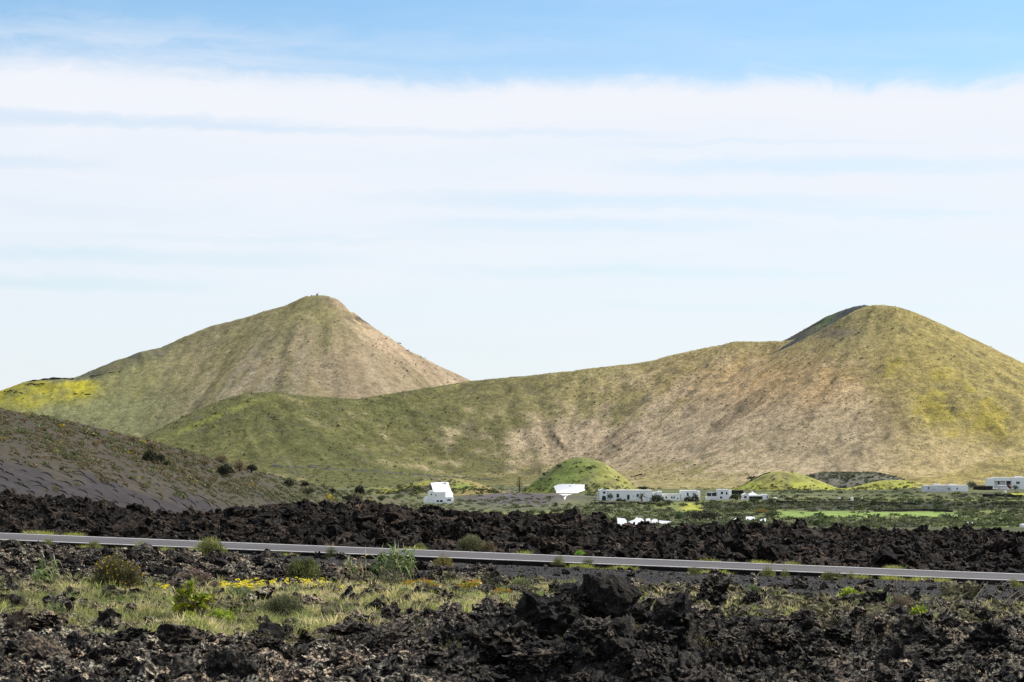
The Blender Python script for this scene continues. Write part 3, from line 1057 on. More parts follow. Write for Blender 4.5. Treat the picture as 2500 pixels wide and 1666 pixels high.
# ------------------------------------------------------------------ individual boulders
RM = {}
def rock_mesh(mat, sub, k):
    key = (mat.name, sub, k)
    if key not in RM:
        V, Fc = RT[sub][k]
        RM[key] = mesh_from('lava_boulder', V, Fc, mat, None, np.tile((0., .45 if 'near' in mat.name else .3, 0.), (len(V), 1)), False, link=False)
    return RM[key]


def spiky_mesh(mat, seed, cuts, spiky, lich=0.0):
    V, Fc = rock_template(4, seed, cuts, .3, spiky)
    return mesh_from('lava_boulder', V, Fc, mat, None, np.tile((lich, .02 + lich * 2.2, 0), (len(V), 1)), False, link=False)  # low lich also darkens the boulder with painted shade


def boulder(px, rb, wpx, hpx, label, zone='near', me=None, group=None, rz=0.0, tilt=0.0, dpt=.9, sub=4, Y=None):
    """a boulder whose foot is seen at pixel px, rb, about wpx wide and hpx tall"""
    if Y is None:
        fun, y0, y1 = (fg_base, 12, 89) if zone == 'near' else (farlava_base, 97, 240)
        X, Yy, ok = hit([px], [rb], fun, y0, y1)
        Yy = float(Yy[0])
        if zone == 'far': Yy = min(Yy, 204.0)
        X = float(uv(px, rb)[0]) * Yy
    else:
        Yy = Y; X = float(uv(px, rb)[0]) * Y
    k = Yy / F
    mat = M_FGLAVA if zone == 'near' else M_FARLAVA
    if me is None: me = rock_mesh(mat, sub, random.randrange(7))
    fun = fg_height if zone == 'near' else farlava_height
    zg = float(fun(np.array([X]), np.array([Yy]))[0])
    zfoot = at(px, rb, Yy).z
    sx, sz = wpx * k * .5 / .78, hpx * k * .5 / .70
    zc = zfoot + hpx * k * .42
    if zone == 'far': zc = zg + sz * .30
    else: zc = min(zc, zg + sz * .75)
    o = link_mesh('lava_boulder', me, None, (X, Yy, zc), (tilt, random.uniform(-.2, .2), rz), (sx, sx * dpt, sz))
    tag(o, label, 'boulder', group)
    return o


boulder(1333, 1535, 105, 100, 'tall brownish lava boulder with spiky crown, left one on the shaded outcrop', me=spiky_mesh(M_FGLAVA, 901, 6, .5), rz=.4)
boulder(1302, 1462, 34, 34, 'small horn shaped lava lump on top of the tall brownish boulder', me=spiky_mesh(M_FGLAVA, 907, 5, .6), Y=28.6)
boulder(1497, 1512, 132, 104, 'largest rounded black lava boulder with a shiny right face on the shaded outcrop', me=spiky_mesh(M_FGLAVA, 902, 11, .18), rz=1.1)
boulder(1418, 1490, 66, 44, 'low brown lava block wedged between the two outcrop boulders', rz=.3)
boulder(52, 1548, 46, 52, 'dark brown rounded boulder at the left edge below the pale grass', rz=.2)
boulder(1705, 1720, 260, 160, 'big out of focus lava rock nearest the camera with a lichen crown', me=spiky_mesh(M_FGLAVA, 903, 8, .35, .2), Y=15.5)
boulder(1210, 1442, 58, 42, 'square lichen covered lava block right of the orange flowers', me=spiky_mesh(M_FGLAVA, 904, 9, .3, .3))
boulder(1745, 1478, 62, 60, 'upright leaning lava slab with a dark left side in the right grass', rz=.8, tilt=.3)
boulder(1835, 1480, 46, 40, 'smaller slanting lava slab right of the upright leaning slab', rz=2.1, tilt=.2)
boulder(2140, 1492, 60, 46, 'pitted lava rock left of the pink dry flower heads', rz=.5)
boulder(2320, 1470, 58, 44, 'left lump of the lichen topped lava stack at the right roadside', me=spiky_mesh(M_FGLAVA, 905, 8, .4, .42), rz=.1)
boulder(2368, 1464, 54, 46, 'right lump of the lichen topped lava stack at the right roadside', me=spiky_mesh(M_FGLAVA, 906, 8, .4, .42), rz=2.2)
boulder(1640, 1530, 120, 90, 'pyramid shaped grey lava rock right of the shaded outcrop', me=spiky_mesh(M_FGLAVA, 908, 12, .2, .12), rz=.9)
boulder(665, 1590, 50, 40, 'dark rounded lava lump in the lower left centre', rz=.9)
boulder(430, 1592, 90, 52, 'broad lichen flecked lava lump below the succulent', me=spiky_mesh(M_FGLAVA, 909, 8, .45, .2), rz=.9)
boulder(1128, 1560, 60, 52, 'black lava lump at the left foot of the outcrop', rz=.4)
boulder(1575, 1665, 44, 52, 'pale grey faced rock at the bottom beside the blurred rock', rz=.4)
boulder(1120, 1665, 66, 46, 'grey angular rock at the bottom edge left of centre', rz=1.4)
boulder(2005, 1630, 90, 60, 'grey lit lava block at the bottom right under the shaded bank', rz=1.9)
boulder(2250, 1600, 110, 80, 'large dark lava block in the shaded bank at the lower right', rz=.3)
boulder(2420, 1600, 90, 70, 'light grey lava block at the lower right edge', rz=.6)
boulder(1900, 1580, 90, 60, 'black lava block in the middle of the shaded bank', rz=.6)
boulder(1230, 1600, 90, 66, 'black jagged lava block on the dark slope below the tall boulder', rz=1.0)
boulder(1450, 1580, 100, 70, 'black lava block in full shade below the largest boulder', rz=1.0)
# behind the road
FB = [(283, 1282, 22, 40, 'pale upright lava slab left of centre behind the road'),
      (1545, 1320, 34, 42, 'pale triangular lava slab behind the road'),
      (1590, 1335, 70, 60, 'large dark blocky lava mass right of the pale triangular slab'),
      (1335, 1302, 52, 24, 'flat brown slab of lava lying below the green shrub'),
      (1056, 1335, 46, 50, 'tall dark rounded lava block left of the grey roadside shrub'),
      (1102, 1335, 40, 52, 'black narrow lava block touching the grey roadside shrub'),
      (2445, 1368, 46, 44, 'black triangular lava block near the right end of the road'),
      (1878, 1365, 18, 26, 'pale lichen coated stone standing beside the road'),
      (2355, 1385, 42, 28, 'rounded brown lava stone at the far road edge on the right'),
      (1500, 1348, 44, 26, 'brown rounded lava stone at the far road edge near the centre'),
      (163, 1306, 28, 24, 'dark cubic lava stone at the far road edge on the left'),
      (12, 1222, 30, 26, 'dark lava lump on the skyline at the left edge'),
      (190, 1240, 34, 22, 'lava lump with yellow growth on the left skyline'),
      (430, 1272, 56, 26, 'long dark lava block on the crest at left'),
      (494, 1280, 26, 30, 'pointed dark lava block beside the crest dip'),
      (570, 1265, 44, 22, 'dark lump on the lava crest right of the dip'),
      (672, 1250, 90, 28, 'broad brown lava heap forming the left centre crest'),
      (1050, 1262, 60, 22, 'rounded lava heap on the crest under the small white house'),
      (1160, 1278, 34, 30, 'dark lump rising from the crest right of the small white house'),
      (1900, 1290, 50, 26, 'dark lump on the crest right of the white walls'),
      (2026, 1284, 24, 22, 'pointed lava spike on the right crest before the green field'),
      (1818, 1280, 32, 22, 'dark lava lump on the crest in front of white walls'),
      (2236, 1296, 36, 22, 'dark block on the right crest'),
      (2090, 1350, 50, 40, 'black angular block in the lava behind the right road'),
      (1925, 1340, 40, 34, 'dark brown block with a lit top in the lava behind the road')]
for px, rb, w, h, lab in FB:
    o = boulder(px, rb, w, h, lab, 'far', rz=random.uniform(0, 6), sub=4)
# pale ones
M_PALE = lava_mat('lava_pale', (.09, .074, .06), (.16, .125, .10), (.3, .25, .18), .6, .9, .15, .1)
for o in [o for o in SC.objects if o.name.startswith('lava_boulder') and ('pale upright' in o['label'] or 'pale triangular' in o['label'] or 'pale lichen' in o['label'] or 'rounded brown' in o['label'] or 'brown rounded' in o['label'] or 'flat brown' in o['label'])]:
    o.data = o.data.copy(); o.data.materials[0] = M_PALE

# many unnamed boulders, alike
for i in range(70):
    px, rb = random.uniform(0, 2500), random.uniform(1560, 1666)
    w = random.uniform(30, 58)
    boulder(px, rb, w, w * random.uniform(.55, .8), 'rough black lava rock among the rubble along the bottom of the picture', group='black lava rocks in the foreground rubble', rz=random.uniform(0, 6), sub=4)
for i in range(26):
    px, rb = random.uniform(0, 2500), random.uniform(1535, 1650)
    w = random.uniform(50, 105)
    boulder(px, rb, w, w * random.uniform(.28, .5), 'broad flat lava slab tilted among the rubble along the bottom of the picture', group='flat lava slabs in the foreground rubble', rz=random.uniform(0, 6), tilt=random.uniform(-.5, .2), dpt=1.1, me=rock_mesh(M_FGLAVA, 4, i % 3))
for i in range(34):
    px, rb = random.uniform(0, 700), random.uniform(1352, 1418)
    w = random.uniform(22, 46)
    boulder(px, rb, w, w * random.uniform(.5, .75), 'dark lava rock in the rubble between road and grass at left', group='lava rocks between the road and the grass', rz=random.uniform(0, 6), sub=3)
for i in range(110):
    px = random.uniform(0, 2500)
    t = random.random()
    rb = (1 - t) * np.interp(px, [0, 2500], [1240, 1295]) + t * np.interp(px, [0, 2500], [1296, 1386])
    w = min(95, math.exp(random.gauss(3.5, .4))) * (.7 + .5 * t)
    boulder(px, rb, w, w * random.uniform(.5, .85), 'brown black lava block in the field behind the road', 'far', group='lava blocks behind the road', rz=random.uniform(0, 6), sub=3)


# ------------------------------------------------------------------ plant templates
def leaf_cloud(n, seed, size, shape=(1, 1, .7), hollow=.45, up=.2, stretch=1.0):
    """many small leaf faces through a dome; returns V,F,C with darker inside"""
    g = np.random.default_rng(seed)
    d = g.normal(size=(n, 3)); d /= np.linalg.norm(d, axis=1)[:, None]
    d[:, 2] = np.abs(d[:, 2]) - .12
    lump = 1 + .35 * fbm(d[:, 0] * 2 + seed, d[:, 1] * 2, d[:, 2] * 2, o=2, s=seed)
    r = (hollow + (1 - hollow) * g.uniform(size=n) ** .5) * lump
    c = d * r[:, None] * np.array(shape)[None]
    a = g.normal(size=(n, 3)) + d * up + np.array((0, 0, up)); a /= np.linalg.norm(a, axis=1)[:, None]
    b = np.cross(a, g.normal(size=(n, 3))); b /= np.linalg.norm(b, axis=1)[:, None]
    s = size * g.uniform(.6, 1.4, n)
    V = np.stack([c - b * (s * .5)[:, None], c + b * (s * .5)[:, None], c + a * (s * 1.3 * stretch)[:, None]], 1).reshape(-1, 3)
    Fc = np.arange(3 * n).reshape(-1, 3)
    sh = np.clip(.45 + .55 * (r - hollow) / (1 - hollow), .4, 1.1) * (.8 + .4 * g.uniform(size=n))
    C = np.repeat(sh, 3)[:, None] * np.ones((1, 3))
    return V, Fc, C


def grass_tuft(nb, seed, h=1.0, spread=.5, w=.03, bend=.5):
    g = np.random.default_rng(seed)
    V, Fc, C = [], [], []
    for i in range(nb):
        a = g.uniform(0, 2 * PI); r0 = g.uniform(0, spread * .5)
        bx, by = math.cos(a) * r0, math.sin(a) * r0
        hh = h * g.uniform(.5, 1.1); be = bend * g.uniform(.2, 1.2) * h
        dx, dy = math.cos(a + g.normal() * .5), math.sin(a + g.normal() * .5)
        px_, py_ = -math.sin(a + g.normal()), math.cos(a + g.normal())
        k = len(V)
        tint = g.uniform(.7, 1.25)
        for t, ww in ((0, 1), (.55, .8), (1, 0)):
            cx, cy, cz = bx + dx * be * t * t, by + dy * be * t * t, hh * t * (1 - .15 * t)
            if ww:
                V += [(cx - px_ * w * ww, cy - py_ * w * ww, cz), (cx + px_ * w * ww, cy + py_ * w * ww, cz)]
                C += [tint * (.55 + .45 * t)] * 2
            else:
                V.append((cx, cy, cz)); C.append(tint * 1.1)
        Fc += [(k, k + 1, k + 3), (k, k + 3, k + 2), (k + 2, k + 3, k + 4)]
    return np.array(V), np.array(Fc), np.array(C)[:, None] * np.ones((1, 3))


def thin_shrub(n, seed, h=1.0):
    """wispy shrub: fine twigs and tiny leaves in an uneven dome"""
    n = int(n * 2.2)
    g = np.random.default_rng(seed)
    a = g.uniform(0, 2 * PI, n); el = np.arccos(g.uniform(.02, 1, n))
    d0 = np.stack([np.sin(el) * np.cos(a), np.sin(el) * np.sin(a), np.cos(el)], 1)
    lump = 1 + .45 * fbm(d0[:, 0] * 2.2 + seed, d0[:, 1] * 2.2, d0[:, 2] * 2.2, o=3, s=seed)
    d = d0 + g.normal(size=(n, 3)) * .55
    d /= np.linalg.norm(d, axis=1)[:, None]
    r0 = (.25 + .65 * g.uniform(size=n) ** .6) * lump; L = g.uniform(.05, .17, n)
    p0 = d0 * r0[:, None]; p1 = p0 + d * L[:, None] + np.array((0, 0, .04))
    w = np.cross(d, g.normal(size=(n, 3))); w /= np.linalg.norm(w, axis=1)[:, None]
    w = w * g.uniform(.010, .026, n)[:, None]
    V = np.stack([p0 - w, p0 + w, p1], 1).reshape(-1, 3)
    V[:, 2] = np.abs(V[:, 2]) * .9
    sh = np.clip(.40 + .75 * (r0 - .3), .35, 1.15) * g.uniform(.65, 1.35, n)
    return V * h, np.arange(3 * n).reshape(-1, 3), np.repeat(sh, 3)[:, None] * np.ones((1, 3))


# ------------------------------------------------------------------ foreground grass (stuff)
GT = [grass_tuft(26, 600 + i, 1.0, 1.1, .022, .6) for i in range(6)]
GT2 = [thin_shrub(90, 620 + i) for i in range(5)]


def place_fg(n, px0, px1, r0, r1, fn):
    px = rng.uniform(px0, px1, n); row = rng.uniform(r0, r1, n)
    X, Y, ok = hit(px, row, fg_base, 14, 89.8, 260)
    gravel, grass, P, R = fg_masks(X, Y)
    keep = ok & (rng.uniform(size=n) < fn(gravel, grass, P, R, X, Y))
    return X[keep], Y[keep]


def tints(n, palette, jitter=.18):
    pal = np.array(palette); i = rng.integers(0, len(pal), n)
    return pal[i] * rng.uniform(1 - jitter, 1 + jitter, (n, 1))


X, Y = place_fg(7500, -60, 2560, 1408, 1560, lambda gv, gs, P, R, x, y: gs * (1 - .15 * sstep(1480, 1620, P)) * (.28 + .72 * sstep(-.15, .3, fbm(x * .9, y * .6, o=3, s=700))))
n = len(X); Z = fg_height(X, Y) - .01
P_ = np.stack([X, Y, Z], 1); Sx = rng.uniform(.10, .26, n)
cols = tints(n, [(.42, .36, .17), (.34, .32, .12), (.24, .27, .09), (.50, .42, .24)])
gn = sstep(-.25, .3, fbm(X * .5, Y * .35, o=3, s=705))[:, None]
cols = cols * (1.25 - .55 * gn) * (np.array((1, 1, 1)) * (1 - gn) + np.array((.85, 1.02, .8)) * gn)
o = scatter('grass', GT, P_, np.stack([Sx * 1.2, Sx * 1.2, Sx * rng.uniform(.6, 1.2, n)], 1), M_GRASS, False, cols)
tag(o, 'dry pale grass tufts growing over the lava between rocks', 'grass', None, 'stuff')
X, Y = place_fg(1800, -60, 2560, 1412, 1570, lambda gv, gs, P, R, x, y: gs * sstep(.0, .4, fbm(x * .7 + 9, y * .5, o=3, s=701)))
n = len(X); Sx = rng.uniform(.12, .28, n)
cols = tints(n, [(.14, .21, .075), (.11, .17, .07), (.17, .22, .06), (.20, .24, .05)])
o = scatter('grass', GT, np.stack([X, Y, fg_height(X, Y) - .01], 1), np.stack([Sx, Sx, Sx * .9], 1), M_GRASS, False, cols)
tag(o, 'fresh green grass tufts in hollows of the foreground', 'grass', None, 'stuff')
X, Y = place_fg(5600, -60, 2560, 1405, 1600, lambda gv, gs, P, R, x, y: np.clip(gs * .8 + .06 * (1 - gv), 0, 1))
n = len(X); Sx = rng.uniform(.06, .22, n)
cols = tints(n, [(.25, .22, .10), (.19, .18, .08), (.30, .26, .14), (.14, .14, .065)])
o = scatter('ground_cover', GT2, np.stack([X, Y, fg_height(X, Y) - .01], 1), np.stack([Sx, Sx, Sx * .7], 1), M_LEAF, False, cols)
tag(o, 'low wiry olive cushion plants matting the lava', 'ground cover', None, 'stuff')
# weeds along the road
def verge(n, segs, yl, yr, s0, s1, pal, label):
    XX, YY = [], []
    for a, b in segs:
        for _ in range(max(2, int((b - a) / 9))):
            k = int(rng.integers(2, max(4, n // 26)))
            px = rng.uniform(a, b) + rng.normal(0, 7, k); yy = np.clip(rng.uniform(yl, yr) + rng.normal(0, .35, k), yl, yr)
            XX.append((px - 1250) / F * yy); YY.append(yy)
    X, Y = np.concatenate(XX), np.concatenate(YY); k = len(X)
    S = rng.uniform(s0, s1, k)
    if yl < 91: Z = fg_height(X, Y) - .01
    else: Z = z_road(X) - .12
    o = scatter('verge_grass', GT, np.stack([X, Y, Z], 1), np.stack([S * 1.3, S * 1.3, S], 1), M_GRASS, False, tints(k, pal))
    tag(o, label, 'grass', None, 'stuff')


YG = [(.28, .31, .05), (.32, .31, .06), (.2, .25, .06), (.30, .28, .12)]
verge(900, [(-20, 60), (170, 300), (380, 620), (660, 860), (1370, 1500), (1500, 1560), (1700, 1800), (2000, 2140), (2130, 2300), (2460, 2500)], 83.0, 88.5, .12, .30, YG, 'yellow green weeds in the ditch on the near side of the road')
verge(300, [(55, 130), (175, 205), (1000, 1045), (1270, 1295), (1710, 1745), (1830, 1860), (1910, 1940), (2150, 2200)], 96.9, 98.2, .14, .30, YG, 'tufts of weeds along the far edge of the road')


# ------------------------------------------------------------------ foreground plants
def bush(px, rb, wpx, hpx, label, pal, cat='shrub', name='shrub', zone='near', n=1500, wisp=True, flowers=0, fcol=(.55, .36, .01), group=None, Y=None, seed=1, mat=None, leaf=.05):
    if Y is None:
        fun, y0, y1 = {'near': (fg_base, 14, 89.6), 'far': (farlava_base, 97, 240), 'cinder': (cinder_base, 240, 620), 'valley': (settle, 260, 1560)}[zone]
        X, Yy, ok = hit([px], [rb], fun, y0, y1, 900)
        X, Yy = float(X[0]), float(Yy[0])
    else:
        Yy = Y; X = float(uv(px, rb)[0]) * Y
    zf = at(px, rb, Yy).z
    k = Yy / F
    w, h = wpx * 1.12 * k * .5, hpx * 1.12 * k
    r = empty(name, (X, Yy, zf - .03 * h), label, cat, group, random.uniform(0, 6))
    if wisp: V, Fc, C = thin_shrub(n, seed)
    else: V, Fc, C = leaf_cloud(n, seed, leaf, (1, 1, 1), .35, .3)
    V = V * np.array((w, w, h))
    g = np.random.default_rng(seed)
    pal = np.array(pal)
    C = C * np.repeat(pal[g.integers(0, len(pal), len(V) // 3)], 3, axis=0)
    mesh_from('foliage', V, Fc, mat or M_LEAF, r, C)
    t = TB()
    for i in range(9):
        a = g.uniform(0, 2 * PI); e = g.uniform(.2, .8)
        t.tube([(0, 0, -.05 * h), (math.cos(a) * w * e * .4, math.sin(a) * w * e * .4, h * .35), (math.cos(a) * w * e, math.sin(a) * w * e, h * .75)], [.03 * w, .02 * w, .006 * w], 5)
    t.build('stem', M_BARK, r)
    if flowers:
        t = TB()
        for i in range(flowers):
            a = g.uniform(0, 2 * PI); el = math.acos(g.uniform(.05, 1))
            p = np.array((math.sin(el) * math.cos(a) * w, math.sin(el) * math.sin(a) * w, math.cos(el) * h * .95 + .02)) * g.uniform(.8, 1.06)
            s_ = g.uniform(.5, 1.1) * .022
            q = ICO[1][0] * np.array((s_, s_, s_ * .7)) + p
            t.add(q, ICO[1][1], np.array(fcol) * g.uniform(.8, 1.2))
        f = t.build('flower', M_PETAL, r)
        f['kind'] = 'stuff'
    return r


OL = [(.105, .125, .045), (.15, .155, .06), (.085, .095, .035)]
YO = [(.23, .24, .075), (.17, .19, .06), (.28, .27, .10)]
bush(285, 1440, 128, 82, 'large rounded bush dotted with yellow flowers at left', [(.12, .12, .04), (.16, .15, .06), (.08, .08, .035), (.13, .105, .07)], n=3400, flowers=75, seed=3)
bush(738, 1418, 92, 62, 'rounded olive bush behind the row of yellow flowers', OL, n=2400, flowers=6, seed=4)
bush(513, 1354, 76, 42, 'biggest bright green shrub leaning over the near road edge', YO, n=1700, seed=5)
bush(345, 1350, 46, 28, 'pale green shrub on the near verge left of the biggest verge shrub', YO, n=900, seed=6)
bush(230, 1340, 40, 22, 'small yellow green shrub on the near verge between two others', YO, n=700, seed=7)
bush(117, 1334, 30, 22, 'leftmost upright green shrub on the near road verge', YO, n=600, seed=8)
bush(808, 1356, 32, 22, 'small dark green shrub on the near verge left of the reeds', OL, n=600, seed=9)
bush(1082, 1388, 48, 34, 'yellowing round bush on the cinder right of the reeds', [(.22, .20, .07), (.17, .17, .055), (.28, .20, .05)], n=1100, flowers=10, fcol=(.5, .27, .02), seed=10)
bush(1362, 1380, 34, 26, 'thin pale shrub against the near road edge at centre', YO, n=600, seed=11)
bush(1434, 1386, 38, 24, 'olive shrub on the near verge right of the thin pale shrub', OL, n=700, seed=12)
bush(1695, 1404, 38, 24, 'grey green shrub on the near verge under the curved dry stalk', OL + YO, n=700, seed=13)
bush(1875, 1408, 38, 28, 'loose green shrub on the near verge behind the curved dry stalk', YO, n=700, seed=14)
bush(1916, 1410, 24, 24, 'narrow green shrub right beside the curved dry stalk', YO, n=450, seed=15)
bush(2030, 1417, 56, 26, 'broad low green shrub on the near verge at right', OL + YO, n=1000, seed=16)
bush(2078, 1416, 26, 22, 'small pale shrub touching the broad low verge shrub', YO, n=450, seed=17)
bush(2475, 1436, 38, 24, 'rightmost shrub on the near verge by the picture edge', YO, n=700, seed=18)
bush(1147, 1342, 66, 40, 'grey green bush on the far road edge in front of dark rocks', [(.17, .18, .085), (.21, .20, .11), (.13, .135, .06)], zone='far', n=1800, seed=19, Y=98.2)
bush(1190, 1345, 46, 26, 'dry brown shrub on the far road edge beside the grey green bush', [(.24, .17, .10), (.18, .13, .08)], zone='far', n=900, seed=20, Y=98.4)
bush(1025, 1339, 34, 14, 'flat yellow green shrub on the far road edge left of black rocks', YO, zone='far', n=500, seed=21, Y=98)
bush(1307, 1277, 44, 14, 'bright yellow green shrub on the crest of the lava field', [(.23, .24, .04), (.18, .20, .04)], zone='far', n=700, seed=22)
bush(1008, 1283, 60, 11, 'low yellow green cushion on the lava left of centre', [(.24, .20, .05), (.2, .19, .05)], zone='far', n=700, seed=23)
bush(1416, 1353, 22, 10, 'small vivid green plant on the far road edge', [(.16, .30, .03), (.2, .34, .04)], zone='far', n=400, wisp=False, seed=24, Y=98, leaf=.16)
bush(690, 1500, 110, 52, 'grey green grassy bush in the left grass with dark base', [(.19, .20, .11), (.15, .16, .08), (.10, .09, .05)], n=2200, seed=25)
bush(585, 1465, 80, 34, 'blue green low bush left of the row of yellow flowers', [(.12, .16, .08), (.16, .19, .09)], n=1300, seed=26)
bush(1270, 1440, 62, 30, 'round tuft of silvery green grass right of the lichen covered block', [(.17, .20, .10), (.21, .22, .11), (.13, .16, .07)], n=1200, seed=27)
bush(40, 1480, 60, 34, 'grey green tufted bush at the left edge', [(.17, .18, .09), (.21, .2, .12)], n=1000, seed=28)
bush(1840, 1450, 40, 26, 'blue green tuft between lava slabs at right', [(.13, .19, .08), (.17, .22, .09)], n=800, seed=29)
bush(1610, 1490, 50, 30, 'pale grassy tuft right of the largest outcrop boulder', [(.2, .2, .1), (.16, .18, .07)], n=800, seed=30)
bush(2205, 1490, 76, 40, 'pinkish grey dry bush left of the round succulent', [(.25, .19, .15), (.19, .14, .11), (.16, .15, .08)], n=1700, seed=31)
bush(1560, 1400 + 30, 40, 20, 'straw coloured tuft behind the largest boulder', [(.3, .25, .15), (.24, .2, .1)], n=500, seed=32)


# giant reeds
def reed(px, rb, wpx, hpx, label, nst, seed, dry=.3):
    X, Y, ok = hit([px], [rb], fg_base, 14, 89)
    X, Y = float(X[0]), float(Y[0]); k = Y / F
    W, H = wpx * k * .5, hpx * k
    r = empty('giant_reed', (X, Y, at(px, rb, Y).z), label, 'reed', 'giant reeds between the road and the grass')
    g = np.random.default_rng(seed)
    ts, tl = TB(), TB()
    for i in range(nst):
        bx, by = g.uniform(-W, W), g.uniform(-.4, .4)
        hh = H * g.uniform(.45, .92)
        lean = g.normal() * .09 * H, g.normal() * .08 * H
        pts = [(bx, by, -.1), (bx + lean[0] * .3, by + lean[1] * .3, hh * .5), (bx + lean[0], by + lean[1], hh)]
        isdry = g.uniform() < dry
        ts.tube(pts, [.011, .009, .005], 5, (.30, .25, .15) if isdry else (.20, .22, .10))
        nl = g.integers(2, 4) if isdry else g.integers(8, 12)
        for j in range(nl):
            t = g.uniform(.45, 1.02)
            p = Vector(pts[1]).lerp(Vector(pts[2]), max(0, (t - .5) * 2))
            a = g.uniform(0, 2 * PI); L = g.uniform(.28, .58) * H * .75; w = g.uniform(.022, .042) * (H / .8)
            d = Vector((math.cos(a), math.sin(a) * .7, 0)); sd = Vector((-d.y, d.x, g.uniform(-.6, .6))).normalized()
            rise = g.uniform(.5, 1.3); droop = g.uniform(.5, 1.7)
            V, Fc = [], []
            N_ = 6
            for q in range(N_ + 1):
                s_ = q / N_
                c = p + d * (L * s_ * .8) + Vector((0, 0, L * (rise * s_ - droop * s_ * s_)))
                ww = w * (min(1, s_ * 4 + .35)) * (1 - s_ ** 1.8)
                V += [tuple(c - sd * ww), tuple(c + sd * ww)]
            for q in range(N_):
                Fc += [(2 * q, 2 * q + 1, 2 * q + 3), (2 * q, 2 * q + 3, 2 * q + 2)]
            c = np.array((.30, .26, .15)) if isdry else np.array([(.085, .13, .035), (.12, .165, .055), (.21, .24, .125), (.07, .11, .03)][g.integers(0, 4)])
            tl.add(V, Fc, c * g.uniform(.85, 1.2))
        if g.uniform() < .35:   # rolled top leaf standing up like a spear
            p = Vector(pts[2])
            tl.add([tuple(p + Vector((-.012, 0, 0))), tuple(p + Vector((.012, 0, 0))), tuple(p + Vector((g.normal() * .05, 0, H * .26)))], [(0, 1, 2)], (.36, .36, .24))
    ts.build('stem', M_LEAF, r)
    tl.build('leaf', M_GRASS, r).__setitem__('kind', 'stuff')
    return r


reed(115, 1432, 62, 84, 'lone reed clump with drooping pale green leaves at far left', 9, 31, .15)
reed(868, 1420, 62, 76, 'sparse reed clump with bare canes left of the densest clump', 13, 32, .5)
reed(970, 1424, 92, 96, 'densest reed clump whose top leaves cross the road', 20, 33, .2)


# succulents
def rosette(nl, L, seed, cup=.9):
    g = np.random.default_rng(seed); t = TB()
    for i in range(nl):
        a = i * 2.39996; f = i / nl
        el = .25 + cup * (1 - f) * 1.1
        d = Vector((math.cos(a) * math.cos(el), math.sin(a) * math.cos(el), math.sin(el)))
        s = Vector((-math.sin(a), math.cos(a), 0)); nrm = d.cross(s)
        l = L * (.55 + .5 * f); w = l * .30
        P = [d * (l * .1) - s * w * .35, d * (l * .1) + s * w * .35, d * l * .6 - s * w + nrm * -.03 * l, d * l * .6 + s * w + nrm * -.03 * l, d * l * .92 - s * w * .6, d * l * .92 + s * w * .6, d * l * 1.03, d * l * .6 + nrm * .10 * l]
        Fc = [(0, 1, 7), (0, 7, 2), (1, 3, 7), (2, 7, 4), (3, 5, 7), (4, 7, 6), (5, 6, 7)]
        t.add([tuple(p) for p in P], Fc, np.array((.145, .185, .02) if f < .6 else (.28, .29, .03)) * g.uniform(.7, 1.3))
    return t


ROS = [rosette(18, 1.0, 40 + i).mesh('rosette', M_SUCC) for i in range(3)]


def head_mesh(seed):
    g = np.random.default_rng(seed); t = TB()
    for i in range(75):
        a = g.uniform(0, 2 * PI); el = math.acos(g.uniform(.02, 1))
        d = np.array((math.sin(el) * math.cos(a), math.sin(el) * math.sin(a), math.cos(el) * .75))
        p = d * g.uniform(.55, 1)
        t.tube([(0, 0, -.5), tuple(p * .6), tuple(p)], [.022, .014, .01], 3)
        q = ICO[1][0] * .075 * g.uniform(.6, 1.3) + p
        t.add(q, ICO[1][1])
    return t.mesh('flower_head', M_HEAD)


HEADS = [head_mesh(60 + i) for i in range(2)]


def aeonium(px, rb, label, rosettes, heads, Lpx):
    X, Y, ok = hit([px], [rb], fg_base, 14, 89)
    X, Y = float(X[0]), float(Y[0]); k = Y / F
    r = empty('succulent', (X, Y, at(px, rb, Y).z), label, 'succulent')
    ts = TB()
    def loc(p, q, dy=0.0): return Vector(((p - px) * k, dy, (rb - q) * k))
    for i, (p, q, s) in enumerate(rosettes):
        c = loc(p, q, random.uniform(-.16, .16))
        o = link_mesh('rosette', ROS[i % 3], r, c, (random.uniform(-.2, .9), random.uniform(-.6, .6), random.uniform(0, 6)), (s * Lpx * k,) * 3)
        ts.tube([(c.x * .15, 0, -.05), (c.x * .6, c.y * .5, c.z * .45), tuple(c)], [.018, .014, .011], 6)
    for i, (p, q, s) in enumerate(heads):
        c = loc(p, q, random.uniform(-.1, .1))
        link_mesh('flower_head', HEADS[i % 2], r, c, (random.uniform(-.3, .3), random.uniform(-.3, .3), random.uniform(0, 6)), (s * k, s * k, s * k * .8))
        ts.tube([(c.x * .3, 0, 0), (c.x * .75, c.y * .5, c.z * .5), (c.x, c.y, c.z - s * k * .4)], [.015, .011, .008], 6)
    ts.build('stem', M_HEAD, r)
    return r


